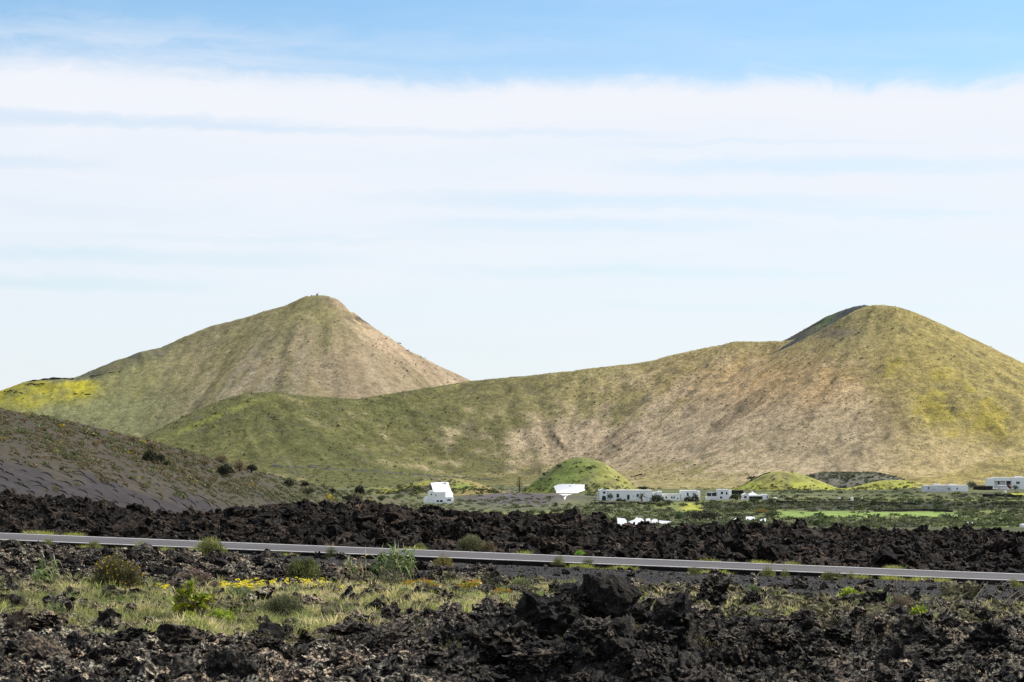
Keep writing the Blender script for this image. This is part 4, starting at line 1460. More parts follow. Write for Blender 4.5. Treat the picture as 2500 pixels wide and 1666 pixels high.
aeonium(478, 1508, 'big branching succulent with brown dried flower heads in the left grass',
        [(447, 1450, 1.0), (462, 1432, .9), (470, 1448, 1.0), (436, 1472, 1.1), (455, 1482, 1.1), (440, 1492, 1.0), (478, 1462, .9), (496, 1462, 1.1), (506, 1474, 1.0), (500, 1486, .9), (488, 1478, 1.0), (445, 1462, 1.0), (470, 1490, .9), (452, 1500, .9), (466, 1504, .7), (512, 1462, .8), (460, 1462, .9), (428, 1484, .8)],
        [(420, 1425, 15), (448, 1408, 19), (476, 1400, 22), (500, 1412, 19), (521, 1430, 17), (438, 1472, 13), (487, 1418, 16)], 22)
bmat = M_SUCC
BG = [(.25, .32, .03), (.31, .35, .035), (.17, .24, .025)]
bush(540, 1512, 70, 22, 'bright lime succulent mat spreading right of the branching succulent', BG, 'succulent', 'succulent', n=800, wisp=False, seed=41, mat=M_SUCC, leaf=.16)
bush(463, 1532, 40, 44, 'bright lime succulent patch below the branching succulent', BG, 'succulent', 'succulent', n=600, wisp=False, seed=42, mat=M_SUCC, leaf=.18)
bush(2246, 1522, 50, 40, 'round yellow green succulent cushion among lichen at right', [(.30, .33, .03), (.20, .26, .025), (.12, .17, .02)], 'succulent', 'succulent', n=900, wisp=False, seed=43, mat=M_SUCC, leaf=.22)
bush(1384, 1474, 24, 26, 'dark green succulent peeking between the two outcrop boulders', [(.12, .20, .02), (.08, .15, .02)], 'succulent', 'succulent', n=400, wisp=False, seed=44, mat=M_SUCC, leaf=.24, Y=36)
bush(2075, 1458, 44, 22, 'bright lime leafy plant on dark lava right of centre', BG, 'succulent', 'succulent', n=500, wisp=False, seed=45, mat=M_SUCC, leaf=.2)
bush(2112, 1460, 30, 16, 'small bright lime plant right next to the larger lime leafy plant', BG, 'succulent', 'succulent', n=300, wisp=False, seed=46, mat=M_SUCC, leaf=.2)
bush(2148, 1452, 30, 12, 'lime sprig above the pitted lava rock', BG, 'succulent', 'succulent', n=260, wisp=False, seed=47, mat=M_SUCC, leaf=.2)
bush(1706, 1445, 40, 16, 'yellow green flowering plant left of the leaning lava slab', [(.30, .28, .03), (.2, .26, .03)], 'succulent', 'succulent', n=400, wisp=False, flowers=12, seed=48, mat=M_SUCC, leaf=.18)
OC = (.62, .24, .015)
for i, (px, rb, w, h, lab) in enumerate([(1035, 1434, 70, 18, 'orange and yellow flowering cushion right of the densest reeds'), (1150, 1440, 70, 22, 'orange flowering cushion left of the lichen covered block'),
                                        (1180, 1428, 40, 16, 'small orange flowering cushion touching the lichen covered block'), (1000, 1432, 26, 14, 'small yellow flowering cushion at the foot of the reeds'),
                                        (1226, 1450, 40, 12, 'orange flowering patch below the lichen covered block'), (1215, 1480, 24, 9, 'tiny orange flower patch in grass left of the tall boulder')]):
    bush(px, rb, w, h, lab, [(.30, .30, .03), (.24, .30, .03), (.36, .28, .03)], 'flowering plant', 'flowering_plant', n=420, wisp=False, flowers=46, fcol=OC, seed=70 + i, mat=M_SUCC, leaf=.13)


# yellow flowers, one object each
def flower_mesh(seed):
    g = np.random.default_rng(seed)
    t = TB()
    for i in range(14):
        a = g.uniform(0, 2 * PI); r = g.uniform(0, .75)
        q = ICO[1][0] * np.array((.36, .36, .26)) * g.uniform(.7, 1.2) + np.array((math.cos(a) * r, math.sin(a) * r, g.uniform(-.2, .35)))
        t.add(q, ICO[1][1], np.array((.84, .73, .05)) * g.uniform(.7, 1.15))
    t.tube([(0, 0, -.1), (.1, 0, -1.6), (0, .1, -3.2)], [.09, .09, .1], 4, (.16, .17, .06))
    return t.mesh('yellow_flower', M_PETAL)


FM = [flower_mesh(80 + i) for i in range(4)]


def flower(px, row, s, label, group):
    base_row = row + 9
    X, Y, ok = hit([px], [base_row], fg_base, 14, 89)
    Y = float(Y[0]); p = at(px, row, Y)
    o = link_mesh('yellow_flower', FM[random.randrange(4)], None, p, (random.uniform(-.3, .3), random.uniform(-.3, .3), random.uniform(0, 6)), (s * 1.45 * Y / F,) * 3)
    tag(o, label, 'flower', group)


for i in range(135):
    t = random.random()
    px = 535 + t * 300
    flower(px, 1431 - 8 * math.sin(t * 2.2) + random.gauss(0, 6), random.uniform(3.2, 5.6), 'yellow flower head in the long row behind the left grass', 'yellow flowers in a row behind the left grass')
for i in range(10):
    flower(random.uniform(386, 412), random.gauss(1432, 3), random.uniform(3, 4.5), 'yellow flower head left of the branching succulent', 'yellow flowers left of the succulent')
for px, row in [(836, 1431), (853, 1437), (860, 1440), (876, 1426), (884, 1438), (890, 1423), (911, 1432), (899, 1431), (888, 1432)]:
    flower(px, row, random.uniform(3, 4.4), 'yellow flower head below the bare reed canes', 'yellow flowers below the reeds')
for px, row, lab in [(13, 1456, 'single yellow flower at the left edge of the grass'), (38, 1446, 'single yellow flower right of the leftmost one'), (88, 1452, 'single yellow flower below the lone reed clump'), (118, 1442, 'yellow flower at the foot of the lone reed clump'), (136, 1446, 'orange yellow flower right of the lone reed clump foot'), (154, 1447, 'yellow flower between the lone reed clump and the flowering bush'), (1046, 1458, 'single yellow flower in grass below the orange cushions')]:
    flower(px, row, random.uniform(2.6, 3.6), lab, None)


# dry stalks
def stalk(pts, label, Y, w=.011):
    P = [at(p, q, Y + .0) for p, q in pts]
    t = TB()
    base_ = P[0]
    # smooth through the points
    Q = []
    n = len(P)
    for i in range(n - 1):
        p0, p1, p2, p3 = P[max(i - 1, 0)], P[i], P[i + 1], P[min(i + 2, n - 1)]
        for s_ in np.linspace(0, 1, 6, endpoint=False):
            Q.append(.5 * ((2 * p1) + (p2 - p0) * s_ + (2 * p0 - 5 * p1 + 4 * p2 - p3) * s_ ** 2 + (3 * p1 - p0 - 3 * p2 + p3) * s_ ** 3))
    Q.append(P[-1])
    L = len(Q)
    t.tube([tuple(q - base_) for q in Q], [w * (1 - .6 * i / L) for i in range(L)], 5)
    o = t.build('dry_stalk', M_DRY)
    o.location = base_
    tag(o, label, 'stalk')


stalk([(1841, 1428), (1850, 1404), (1872, 1385), (1905, 1367)], 'tall curved dry stalk rising across the road', 55)
stalk([(2376, 1468), (2392, 1445), (2412, 1421)], 'straight dry stalk crossing the road at right', 48)
stalk([(2312, 1500), (2335, 1465), (2366, 1445)], 'long dry stalk beside the lichen topped lava stack', 42)
stalk([(2450, 1475), (2470, 1455), (2492, 1440)], 'left one of two parallel dry stalks at the right edge', 42)
stalk([(2465, 1478), (2482, 1462), (2504, 1449)], 'right one of two parallel dry stalks at the right edge', 42)
stalk([(1805, 1492), (1840, 1476), (1885, 1458)], 'low slanting dry stalk below the lava slabs', 40)
stalk([(430, 1528), (448, 1513), (470, 1496)], 'pale stick leaning in front of the branching succulent', 36)
stalk([(2190, 1440), (2188, 1415), (2178, 1398)], 'thin dark curved stem standing at the right verge', 60, .008)
stalk([(2280, 1478), (2283, 1464), (2296, 1453)], 'short dry stalk left of the lichen topped lava stack', 44)
stalk([(1000, 1510), (1020, 1498), (1032, 1490)], 'short pale straw in the grass left of the outcrop', 36)

# ------------------------------------------------------------------ cinder hill plants (stuff + things)
def cinder_veg():
    n = 12000
    px = rng.uniform(-80, 1120, n); row = rng.uniform(990, 1275, n)
    X, Y, ok = hit(px, row, cinder_base, 245, 640, 320)
    bound = np.interp(px, [0, 150, 300, 450, 560, 700, 800], [1095, 1130, 1160, 1195, 1220, 1250, 1280])
    dens = sstep(35, -45, row - bound) if False else 1 - sstep(-45, 35, row - bound)
    keep = ok & (rng.uniform(size=n) < np.clip(dens + .035, 0, 1) * (.35 + .65 * sstep(-.3, .2, fbm(X * .08, Y * .06, o=3, s=131))))
    X, Y, px, row = X[keep], Y[keep], px[keep], row[keep]
    k = len(X)
    S = np.exp(rng.normal(-.80, .42, k)) * np.interp(px, [0, 700, 1100], [.85, 1.0, 1.15])
    T = [leaf_cloud(70, 140 + i, .30, (1, 1, .75), .4, .3) for i in range(6)]
    c = tints(k, [(.15, .125, .068), (.125, .118, .056), (.105, .112, .052), (.175, .138, .08), (.14, .15, .075)])
    right = sstep(350, 800, px)
    c = c * (1 - .35 * right)[:, None] + np.array((.125, .145, .075)) * (.35 * right)[:, None]
    c = np.where((rng.uniform(size=k) < .012)[:, None], np.array((.36, .28, .02)), c)
    o = scatter('hill_scrub', T, np.stack([X, Y, cinder_height(X, Y) - .05], 1), np.stack([S, S, S * .8], 1), M_LEAF, False, c)
    tag(o, 'low olive and brown scrub sprinkled over the dark cinder slope', 'scrub', None, 'stuff')


cinder_veg()
DG = [(.026, .031, .018), (.037, .041, .022), (.019, .022, .015)]
TB_ = [(.20, .15, .09), (.165, .125, .075), (.23, .175, .10)]


def tree(px, rb, wpx, hpx, label, pal, zone, seed, n=900, group=None, Y=None, trunk=.3, lumps=5, cat='tree', name='tree', leaf=.16):
    fun, y0, y1 = {'cinder': (cinder_base, 240, 640), 'valley': (settle, 260, 1560)}[zone]
    if Y is None:
        X, Yy, ok = hit([px], [rb], fun, y0, y1, 900)
        X, Yy = float(X[0]), float(Yy[0])
    else:
        Yy = Y; X = float(uv(px, rb)[0]) * Y
    k = Yy / F
    W, H = wpx * k * .5, hpx * k
    g = np.random.default_rng(seed)
    r = empty(name, (X, Yy, at(px, rb, Yy).z - .02 * H), label, cat, group)
    t = TB(); C = TB()
    pal = np.array(pal)
    for i in range(lumps):
        a = g.uniform(0, 2 * PI)
        rad = 0 if i == 0 else .58
        cx, cy = math.cos(a) * rad * W, math.sin(a) * rad * W
        cz = H * (trunk * .6 + (.25 if i == 0 else g.uniform(-.05, .18)))
        s = (.62 if i == 0 else g.uniform(.38, .52))
        V, Fc, sh = leaf_cloud(n // lumps, seed * 13 + i, leaf, (1, 1, 1), .3, .25)
        V = V * np.array((W * s * 1.1, W * s * 1.1, (H - cz) * (.98 if i == 0 else .75))) + np.array((cx, cy, cz))
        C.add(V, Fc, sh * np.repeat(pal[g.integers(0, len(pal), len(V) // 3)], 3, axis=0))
        t.tube([(0, 0, -.1 * H), (cx * .3, cy * .3, cz * .6), (cx, cy, cz + .1 * H)], [.07 * W, .05 * W, .02 * W], 6)
    C.build('crown', M_LEAF, r)
    t.build('trunk', M_BARK, r)
    return r


for i, a in enumerate([(366, 1128, 42, 32, 'dark round tree left of a pair on the cinder slope', DG), (393, 1133, 32, 28, 'dark tree right of a pair on the cinder slope', DG),
                       (407, 1137, 16, 14, 'small dark green bush at the right foot of the tree pair', [(.05, .065, .025)]), (550, 1163, 44, 32, 'broad dark tree standing alone mid slope', DG),
                       (614, 1152, 30, 20, 'dark bush right of the tan bushes near the ridge', DG), (706, 1187, 28, 18, 'dark bush left of a pair low on the cinder ridge', DG), (745, 1190, 22, 17, 'dark bush right of a pair low on the cinder ridge', DG),
                       (752, 1205, 46, 15, 'wide flat dark bush below the pair on the ridge', [(.06, .07, .04), (.045, .05, .03)]), (812, 1204, 20, 14, 'small dark bush left of the tallest tree at ridge end', DG),
                       (880, 1212, 28, 32, 'tallest dark tree at the lower end of the cinder ridge', DG), (858, 1228, 54, 22, 'wide dark bush at the foot of the tallest ridge tree', DG), (932, 1222, 28, 14, 'olive bush right of the tallest ridge tree', [(.08, .085, .04), (.06, .07, .035)]),
                       (148, 1150, 16, 11, 'small dark bush alone on the bare cinder at left', [(.07, .07, .03)])]):
    tree(a[0], a[1], a[2], a[3], a[4], a[5], 'cinder', 150 + i, 1300)
for i, (px, rb, w, h) in enumerate([(325, 1078, 24, 18), (372, 1097, 40, 26), (238, 1090, 30, 18), (284, 1096, 22, 14), (322, 1106, 24, 14), (163, 1060, 34, 18), (415, 1112, 26, 12), (455, 1118, 16, 11),
                                  (498, 1135, 36, 18), (540, 1128, 34, 24), (584, 1150, 34, 36), (255, 1082, 20, 14), (60, 1030, 24, 14), (110, 1050, 20, 12)]):
    tree(px, rb, w, h, 'feathery tan brown bush near the crest of the cinder hill', TB_, 'cinder', 180 + i, 700, 'tan bushes along the cinder hill crest', cat='bush', name='bush', trunk=.15)


# curved dry stone vine walls
pts = []
tries = 0
while len(pts) < 74 and tries < 6000:
    tries += 1
    px, row = random.uniform(-10, 600), random.uniform(1112, 1272)
    lo = np.interp(px, [0, 150, 300, 450, 560, 600], [1112, 1140, 1165, 1200, 1222, 1245])
    if row < lo or row > np.interp(px, [0, 300, 600], [1215, 1245, 1285]): continue
    if any(abs(px - a) < 34 and abs(row - b) < 9.5 for a, b in pts): continue
    pts.append((px, row))
for px, row in pts:
    X, Y, ok = hit([px], [row], cinder_base, 245, 640)
    if not ok[0]: continue
    X, Y = float(X[0]), float(Y[0])
    wd = random.choice([8, 11, 13, 16, 20]) * random.uniform(.85, 1.15) * Y / F; dp = wd * random.uniform(1.8, 3.2); sk = random.uniform(-.5, 1.2) * wd
    a0, a1 = random.uniform(-.1, .3) * PI, random.uniform(.75, 1.05) * PI
    nn = 20; V = []
    for i in range(nn):
        a = a1 + (a0 - a1) * i / (nn - 1)
        cx, cy = X + math.cos(a) * wd, Y + math.sin(a) * dp - math.cos(a) * sk
        tp = math.sin(PI * (i + .6) / (nn + .2)) ** .5
        hh = .15 * tp * random.uniform(.6, 1.3); tk = .09 * tp
        nx_, ny_ = math.cos(a), math.sin(a)
        for off, up in ((-tk, -.15), (-tk * .7, hh), (tk * .7, hh * random.uniform(.85, 1.1)), (tk, -.15)):
            V.append((cx + nx_ * off, cy + ny_ * off * 2, up))
    V = np.array(V); V[:, 2] += cinder_height(V[:, 0], V[:, 1])
    o0 = np.array((X, Y, float(cinder_height(np.array([X]), np.array([Y]))[0])))
    q = grid_faces(nn, 4)
    o = mesh_from('vine_wall', V - o0, q, M_STONE); o.location = o0
    tag(o, 'short curved dry stone windbreak on the black cinder slope', 'stone wall', 'curved vine walls on the cinder hill')

# ------------------------------------------------------------------ valley scrub (stuff)
def valley_veg():
    n = 10500
    px = rng.uniform(640, 2620, n); row = rng.uniform(1176, 1292, n)
    X, Y, ok = hit(px, row, valley_base, 330, 1540, 420)
    m = fbm(X * .02, Y * .008, o=3, s=161)
    field = (px > 1890) & (px < 2340) & (row > 1247) & (row < 1266)
    yel = (px > 1640) & (px < 1715) & (row > 1224) & (row < 1250)
    ash = np.exp(-((px - 1250) / 110) ** 2 - ((row - 1216) / 14) ** 2)
    bank = (px > 1700) & (row > 1220) & (row < 1247)
    d = .34 + .45 * sstep(-.2, .3, m) + .45 * bank
    d = np.where(field, .05, d); d = np.where(yel, .15, d); d = d * (1 - .45 * ash)
    for a, b, c, e in HOUSE_ZONES:
        d = np.where((px > a) & (px < b) & (row > c) & (row < e), 0, d)
    keep = ok & (rng.uniform(size=n) < d)
    X, Y, px, row = X[keep], Y[keep], px[keep], row[keep]; k = len(X)
    S = np.exp(rng.normal(.05, .38, k)) * .9
    T = [leaf_cloud(46, 170 + i, .42, (1, 1, .8), .4, .3) for i in range(6)]
    c = tints(k, [(.055, .065, .032), (.085, .105, .045), (.065, .085, .04), (.12, .14, .055), (.10, .105, .06), (.14, .155, .075)], .25)
    c = np.where(bank[:, None] if False else ((px > 1700) & (row > 1220) & (row < 1247))[:, None], c * .75, c)
    c = np.where(((px < 1250) & (row > 1215))[:, None], c * .5 + np.array((.13, .15, .085)) * .5, c)
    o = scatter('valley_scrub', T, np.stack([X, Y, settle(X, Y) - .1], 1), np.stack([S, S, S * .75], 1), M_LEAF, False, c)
    tag(o, 'mixed green scrub and hedges covering the valley floor', 'scrub', None, 'stuff')
    # scrub on the mounds and round their feet
    n = 1500
    px = np.concatenate([rng.uniform(1260, 1590, n), rng.uniform(1770, 2330, n), rng.uniform(930, 1270, n)])
    row = np.concatenate([rng.uniform(1116, 1204, n), rng.uniform(1150, 1200, n), rng.uniform(1166, 1206, n)])
    X, Y, ok = hit(px, row, lambda x, y: np.maximum.reduce([hf(x, y) for hf in MOUND_F]), 1150, 1520, 500)
    foot = np.concatenate([sstep(1165, 1200, row[:n]), sstep(1172, 1194, row[n:2 * n]), sstep(1178, 1200, row[2 * n:])])
    keep = ok & (rng.uniform(size=len(px)) < .12 + .75 * foot ** 2)
    X, Y = X[keep], Y[keep]; k = len(X)
    S = np.exp(rng.normal(-.55, .45, k))
    o = scatter('hill_scrub', T, np.stack([X, Y, np.maximum.reduce([hf(X, Y) for hf in MOUND_F]) - .05], 1), np.stack([S, S, S * .75], 1), M_LEAF, False, tints(k, [(.06, .07, .03), (.10, .12, .045), (.14, .15, .055), (.085, .085, .045)], .25))
    tag(o, 'small scrub dotted over the green mounds and gathered round their feet', 'scrub', None, 'stuff')
    # scrub on the dark rise
    n = 420
    px = rng.uniform(1930, 2230, n); yy = rng.uniform(1452, 1490, n)
    X = (px - 1250) / F * yy
    S = rng.uniform(.7, 1.5, n)
    z = np.maximum(settle(X, yy), -100)
    o = scatter('hill_scrub', T, np.stack([X, yy, z - .1], 1), np.stack([S, S, S * .8], 1), M_LEAF, False, tints(n, [(.075, .085, .045), (.10, .11, .06), (.13, .14, .09)], .25))
    tag(o, 'prickly scrub on the dark rise between two green mounds', 'scrub', None, 'stuff')
    # scrub dots over the large hill
    X, Y, Z, shp = BIGSURF
    g = rng
    cand = g.integers(0, len(X), 120000)
    x, y, z = X[cand], Y[cand], Z[cand]
    px, row = proj(x, y, z)
    w = np.clip(.75 - .00045 * (px - 900), .12, .8) * sstep(-.35, .25, fbm(x * .02, y * .02, o=3, s=261))
    keep = (z > HC - 21) & (px > 300) & (px < 2600) & (g.uniform(size=len(x)) < w)
    x, y, z, px = x[keep], y[keep], z[keep], px[keep]; k = len(x)
    S = np.exp(g.normal(-.05, .45, k)) * .37
    T2 = [leaf_cloud(13, 190 + i, .8, (1, 1, .8), .4, .3) for i in range(5)]
    o = scatter('hill_scrub', T2, np.stack([x + g.uniform(-1.3, 1.3, k), y + g.uniform(-1.3, 1.3, k), z - .1], 1), np.stack([S, S, S * .8], 1), M_LEAF, False, tints(k, [(.085, .085, .04), (.115, .11, .05), (.075, .075, .035), (.15, .135, .06)], .25))
    tag(o, 'dots of low scrub over the long olive volcanic hill', 'scrub', None, 'stuff')
    X, Y, Z, shp = FARSURF
    cand = g.integers(0, len(X), 60000)
    x, y, z = X[cand], Y[cand], Z[cand]
    px, row = proj(x, y, z)
    keep = (z > HC - 18) & (px > -60) & (px < 1200) & (y < 2640) & (g.uniform(size=len(x)) < .75 * sstep(-.35, .3, fbm(x * .015, y * .015, o=3, s=361)))
    x, y, z = x[keep], y[keep], z[keep]; k = len(x)
    S = np.exp(g.normal(-.05, .4, k)) * .46
    o = scatter('hill_scrub', T2, np.stack([x + g.uniform(-1.7, 1.7, k), y + g.uniform(-1.7, 1.7, k), z - .1], 1), np.stack([S, S, S * .8], 1), M_LEAF, False, tints(k, [(.115, .11, .065), (.14, .13, .075), (.10, .10, .06)], .25))
    tag(o, 'dots of low scrub over the pointed distant hill', 'scrub', None, 'stuff')


HOUSE_ZONES = [(1460, 1715, 1194, 1226), (1722, 1885, 1194, 1224), (2250, 2372, 1180, 1203), (2375, 2505, 1160, 1204), (1030, 1115, 1174, 1230), (1345, 1432, 1178, 1230)]
valley_veg()


# ------------------------------------------------------------------ buildings
class House:
    """walls and openings given by the pixels they cover on a front plane at depth Y"""
    def __init__(s, name, label, cat, px0, px1, rb, Y, sink=1.5):
        s.Y = Y; s.k = Y / F
        s.px, s.rb = (px0 + px1) / 2, rb
        s.root = empty(name, at(s.px, rb, Y), label, cat)
        s.sink = sink

    def X(s, px): return (px - s.px) * s.k
    def Zr(s, row): return (s.rb - row) * s.k

    def block(s, px0, px1, rt, rb, y0=0., y1=7., name='wall', mat=None, sink=None, parapet=False, label=None):
        t = TB(); sk = s.sink if sink is None else sink
        t.box(s.X(px0), s.X(px1), y0, y1, s.Zr(rb) - sk, s.Zr(rt))
        o = t.build(name, mat or M_WHITE, s.root)
        if label: o['label'] = label
        return o

    def opening(s, px, row, w, h, name='window', y=0., mat=None, arch=False, side=None):
        t = TB()
        x, z = s.X(px), s.Zr(row); W, H = w * s.k / 2, h * s.k / 2
        if arch == 'round':
            pts = [(x + W * math.cos(a), z + H * math.sin(a)) for a in np.linspace(0, 2 * PI, 14, endpoint=False)]
            t.poly_prism(pts, y - .06, y + .2)
        elif arch:
            pts = [(x - W, z - H), (x + W, z - H)] + [(x + W * math.cos(a), z + H * .3 + H * .7 * math.sin(a)) for a in np.linspace(0, PI, 9)]
            t.poly_prism(pts, y - .06, y + .2)
        else:
            t.box(x - W, x + W, y - .06, y + .2, z - H, z + H)
        return t.build(name, mat or M_GLASS, s.root)

    def gable(s, px0, px1, rb, rt, y0, y1, name='roof', mat=None):
        t = TB(); x0, x1 = s.X(px0), s.X(px1); z0, z1 = s.Zr(rb), s.Zr(rt)
        t.poly_prism([(x0, z0), (x1, z0), ((x0 + x1) / 2, z1)], y0, y1)
        return t.build(name, mat or M_WHITE, s.root)

    def hip(s, px0, px1, rb, rt, y0, y1, name='roof', mat=None, ov=.0):
        t = TB(); x0, x1 = s.X(px0) - ov, s.X(px1) + ov; z0, z1 = s.Zr(rb), s.Zr(rt)
        cx, cy = (x0 + x1) / 2, (y0 + y1) / 2
        t.add([(x0, y0, z0), (x1, y0, z0), (x1, y1, z0), (x0, y1, z0), (cx, cy, z1)], [(0, 1, 4), (1, 2, 4), (2, 3, 4), (3, 0, 4), (0, 2, 1), (0, 3, 2)])
        return t.build(name, mat or M_WHITE, s.root)


# long white house with stone portal
h = House('long_house', 'long low white house with an arched stone portal at its left end', 'house', 1461, 1616, 1223.5, 1045)
h.block(1484, 1592, 1199, 1223.5, 0, 8)
h.block(1461, 1484, 1198.5, 1223.5, -.6, 8, 'portal_wall')
h.gable(1461, 1484, 1198.4, 1193.5, -.5, 7.5, 'gable')
t = TB(); t.box(h.X(1461), h.X(1592), -.12, 8.2, h.Zr(1199) - .15, h.Zr(1197)); t.build('roof', M_LIME, h.root)
h.block(1592.3, 1616, 1202, 1221.5, .6, 7, 'annex_wall')
h.block(1606, 1616.5, 1199.5, 1202, 1.5, 5, 'parapet', M_LIME, 0)
h.opening(1474.5, 1217, 10, 13, 'door', -.6, M_GREENW, True)
h.opening(1475, 1203, 6.5, 6, 'window', -.6, None, 'round')
# quoin stones at both edges of the portal
t = TB()
for e in (1461.6, 1483):
    for i in range(9):
        if i % 2 == 0: t.box(h.X(e - 1.4 + (.6 if e > 1470 else 0)), h.X(e + 1.6), -.68, -.45, h.Zr(1223 - i * 2.7), h.Zr(1221 - i * 2.7))
t.build('quoin', M_STONE, h.root)
for px, r, w, hh, nm in [(1508.5, 1210.5, 6.5, 9, 'window'), (1534, 1214.5, 6, 12, 'door'), (1546, 1212, 1.6, 2, 'window'), (1557, 1210, 5, 7, 'window')]:
    h.opening(px, r, w, hh, nm, 0, M_GREENW)
h = House('house', 'low white house section right of the palm with two small windows', 'house', 1614, 1664, 1220.6, 1048)
h.block(1616.4, 1661, 1207.5, 1220.6, 1, 7)
t = TB(); t.box(h.X(1616), h.X(1661.2), .85, 7.1, h.Zr(1207.5) - .15, h.Zr(1206.4)); t.build('roof', M_LIME, h.root)
for px, w in ((1627, 4), (1640.5, 3.6), (1646, 3.6)): h.opening(px, 1215, w, 4.5, 'window', 1)
h.opening(1655, 1217.5, 5, 2, 'window', 1)
h = House('house', 'square flat roofed white house at the right end of the long row', 'house', 1661, 1710, 1219, 1052)
h.block(1662, 1703, 1199, 1219, 0, 9)
h.block(1703.2, 1710, 1199.5, 1218.5, 1.5, 9.5, 'side_wall', M_LIME)
t = TB(); t.box(h.X(1661.6), h.X(1703.4), -.14, 9.1, h.Zr(1199) - .15, h.Zr(1197.8)); t.build('parapet', M_LIME, h.root)
for px, r, w, hh in ((1679, 1207, 4, 8), (1693, 1206, 5, 2.2), (1698, 1212, 4, 8)): h.opening(px, r, w, hh, 'window', 0)

# two storey house with verandah
h = House('house', 'two storey white house with a verandah on its left side', 'house', 1724, 1788, 1220, 1056)
h.block(1751.5, 1779, 1196.3, 1220, 0, 7)
h.block(1779.2, 1787, 1197.5, 1217, 1.5, 8, 'side_wall', M_LIME)
t = TB(); t.box(h.X(1751.2), h.X(1779.3), -.14, 7.1, h.Zr(1196.3) - .15, h.Zr(1195.2)); t.build('parapet', M_LIME, h.root)
h.block(1725, 1751.3, 1212, 1219.6, .5, 5, 'porch_wall')
for px in (1725.5, 1737.5, 1750): h.block(px - .6, px + .7, 1204, 1211.9, .6, .9, 'column', None, 0)
t = TB(); t.box(h.X(1726), h.X(1751), 3.2, 3.4, h.Zr(1212), h.Zr(1204)); t.build('porch_shade_panel', M_GLASS, h.root)  # dark sheet painted as the shade inside the verandah
h.hip(1724, 1751.3, 1204, 1199.8, .2, 5.2, 'roof', M_GREYR, .2)
for px, r, w, hh in ((1762.5, 1204, 5.6, 6), (1774, 1204.8, 3.6, 6.4), (1760.5, 1215, 5.5, 4.4)): h.opening(px, r, w, hh, 'window', 0)

h = House('house', 'white house with a pyramid roof chimney and covered porch', 'house', 1813, 1876, 1221.6, 1056)
h.block(1813.5, 1829, 1208, 1221.6, 0, 7)
h.gable(1813.5, 1829, 1207.9, 1204.5, .1, 6.8, 'gable')
h.block(1829.2, 1862, 1209, 1221.6, 2.2, 8, 'rear_wall')
t = TB(); t.box(h.X(1829.2), h.X(1862), .2, 2.6, h.Zr(1212.2), h.Zr(1210)); t.build('porch_beam', M_WHITE, h.root)
for px in (1838, 1847, 1856): h.block(px - .5, px + .5, 1212.2, 1221.6, .4, .7, 'column', M_GREENW, 0)
h.opening(1845.5, 1216.5, 30, 7.5, 'porch_shade_panel', 2.2)  # dark panel standing for the shade under the porch beam
h.block(1862.2, 1876, 1207.5, 1221.6, .2, 7.5, 'side_block')
h.hip(1828, 1852, 1208.8, 1202.2, 2.5, 8, 'roof', M_LIME)
h.block(1838, 1841, 1200, 1204.5, 4.6, 5.4, 'chimney', M_LIME, 0)
h.opening(1820, 1214, 6, 5, 'window', 0)
h.opening(1873, 1213, 2.5, 5, 'window', .2)

# right hand weathered house
h = House('long_house', 'long weathered pale house standing alone below the right hillside', 'house', 2256, 2366, 1200, 1255)
h.block(2256, 2322, 1185.5, 1200, 0, 9, 'wall', M_STONEW)
h.block(2322.2, 2364, 1185, 1198.5, .4, 8, 'annex_wall', M_WHITE)
t = TB(); t.box(h.X(2285), h.X(2300), 3, 7, h.Zr(1185.4), h.Zr(1182.3)); t.box(h.X(2324), h.X(2335), 3, 7, h.Zr(1184.9), h.Zr(1182.8)); t.build('roof_lantern', M_LIME, h.root)
h.block(2312, 2315.5, 1181.5, 1185.4, 2, 3.4, 'chimney', M_STONEW, 0)
for px, r, w, hh, yy in ((2267, 1192, 2.6, 4.4, 0), (2317, 1193.5, 2.4, 6, 0), (2337, 1193.3, 2.8, 4.6, .4)): h.opening(px, r, w, hh, 'window', yy, M_GREENW)
# top right villa
h = House('villa', 'modern white villa with green shutters at the far right edge', 'house', 2412, 2530, 1187, 1330)
h.block(2413, 2428, 1168.5, 1187, 0, 9)
h.block(2428.2, 2469, 1166, 1174.6, 0, 9, 'upper_wall', M_LIME, 0)
h.block(2428.2, 2469, 1174.8, 1187, 2.5, 9, 'rear_wall')
h.block(2455, 2457, 1174.8, 1187, .3, .8, 'column', None, 0)
h.block(2469.2, 2530, 1166.5, 1189, -.6, 9, 'side_block')
h.block(2483, 2498, 1163.6, 1166.4, 2, 6, 'parapet', M_LIME, 0)
h.opening(2463, 1179.5, 12, 9, 'door', 2.5)
h.opening(2440.5, 1179.5, 4, 9, 'shutter', 2.5, M_GREENW)
h.opening(2482, 1179, 3, 6, 'shutter', -.6, M_GREENW); h.opening(2487.5, 1179, 3, 6, 'shutter', -.6, M_GREENW); h.opening(2484.8, 1179, 2, 5.6, 'window', -.6)
h = House('stone_shed', 'dark lava stone shed left below the white villa', 'shed', 2380, 2424, 1203, 1290)
h.block(2381, 2424, 1188, 1203, 0, 6, 'wall', M_STONE)
t = TB(); t.box(h.X(2380.6), h.X(2424.4), -.15, 6.1, h.Zr(1188) - .15, h.Zr(1187)); t.build('roof', M_BROWNW, h.root)
h = House('carport', 'pale flat roofed carport with a red side panel before the villa', 'carport', 2436, 2470, 1197, 1295)
t = TB(); t.box(h.X(2438), h.X(2464), 0, 5, h.Zr(1187.2), h.Zr(1186)); t.build('roof', M_WHITE, h.root)
h.block(2440, 2464, 1188.2, 1195.5, 1.0, 4.6, 'wall', M_WHITE, .5)
h.block(2438.5, 2439.5, 1187.2, 1197, .2, .6, 'post', M_BEIGE, .5)
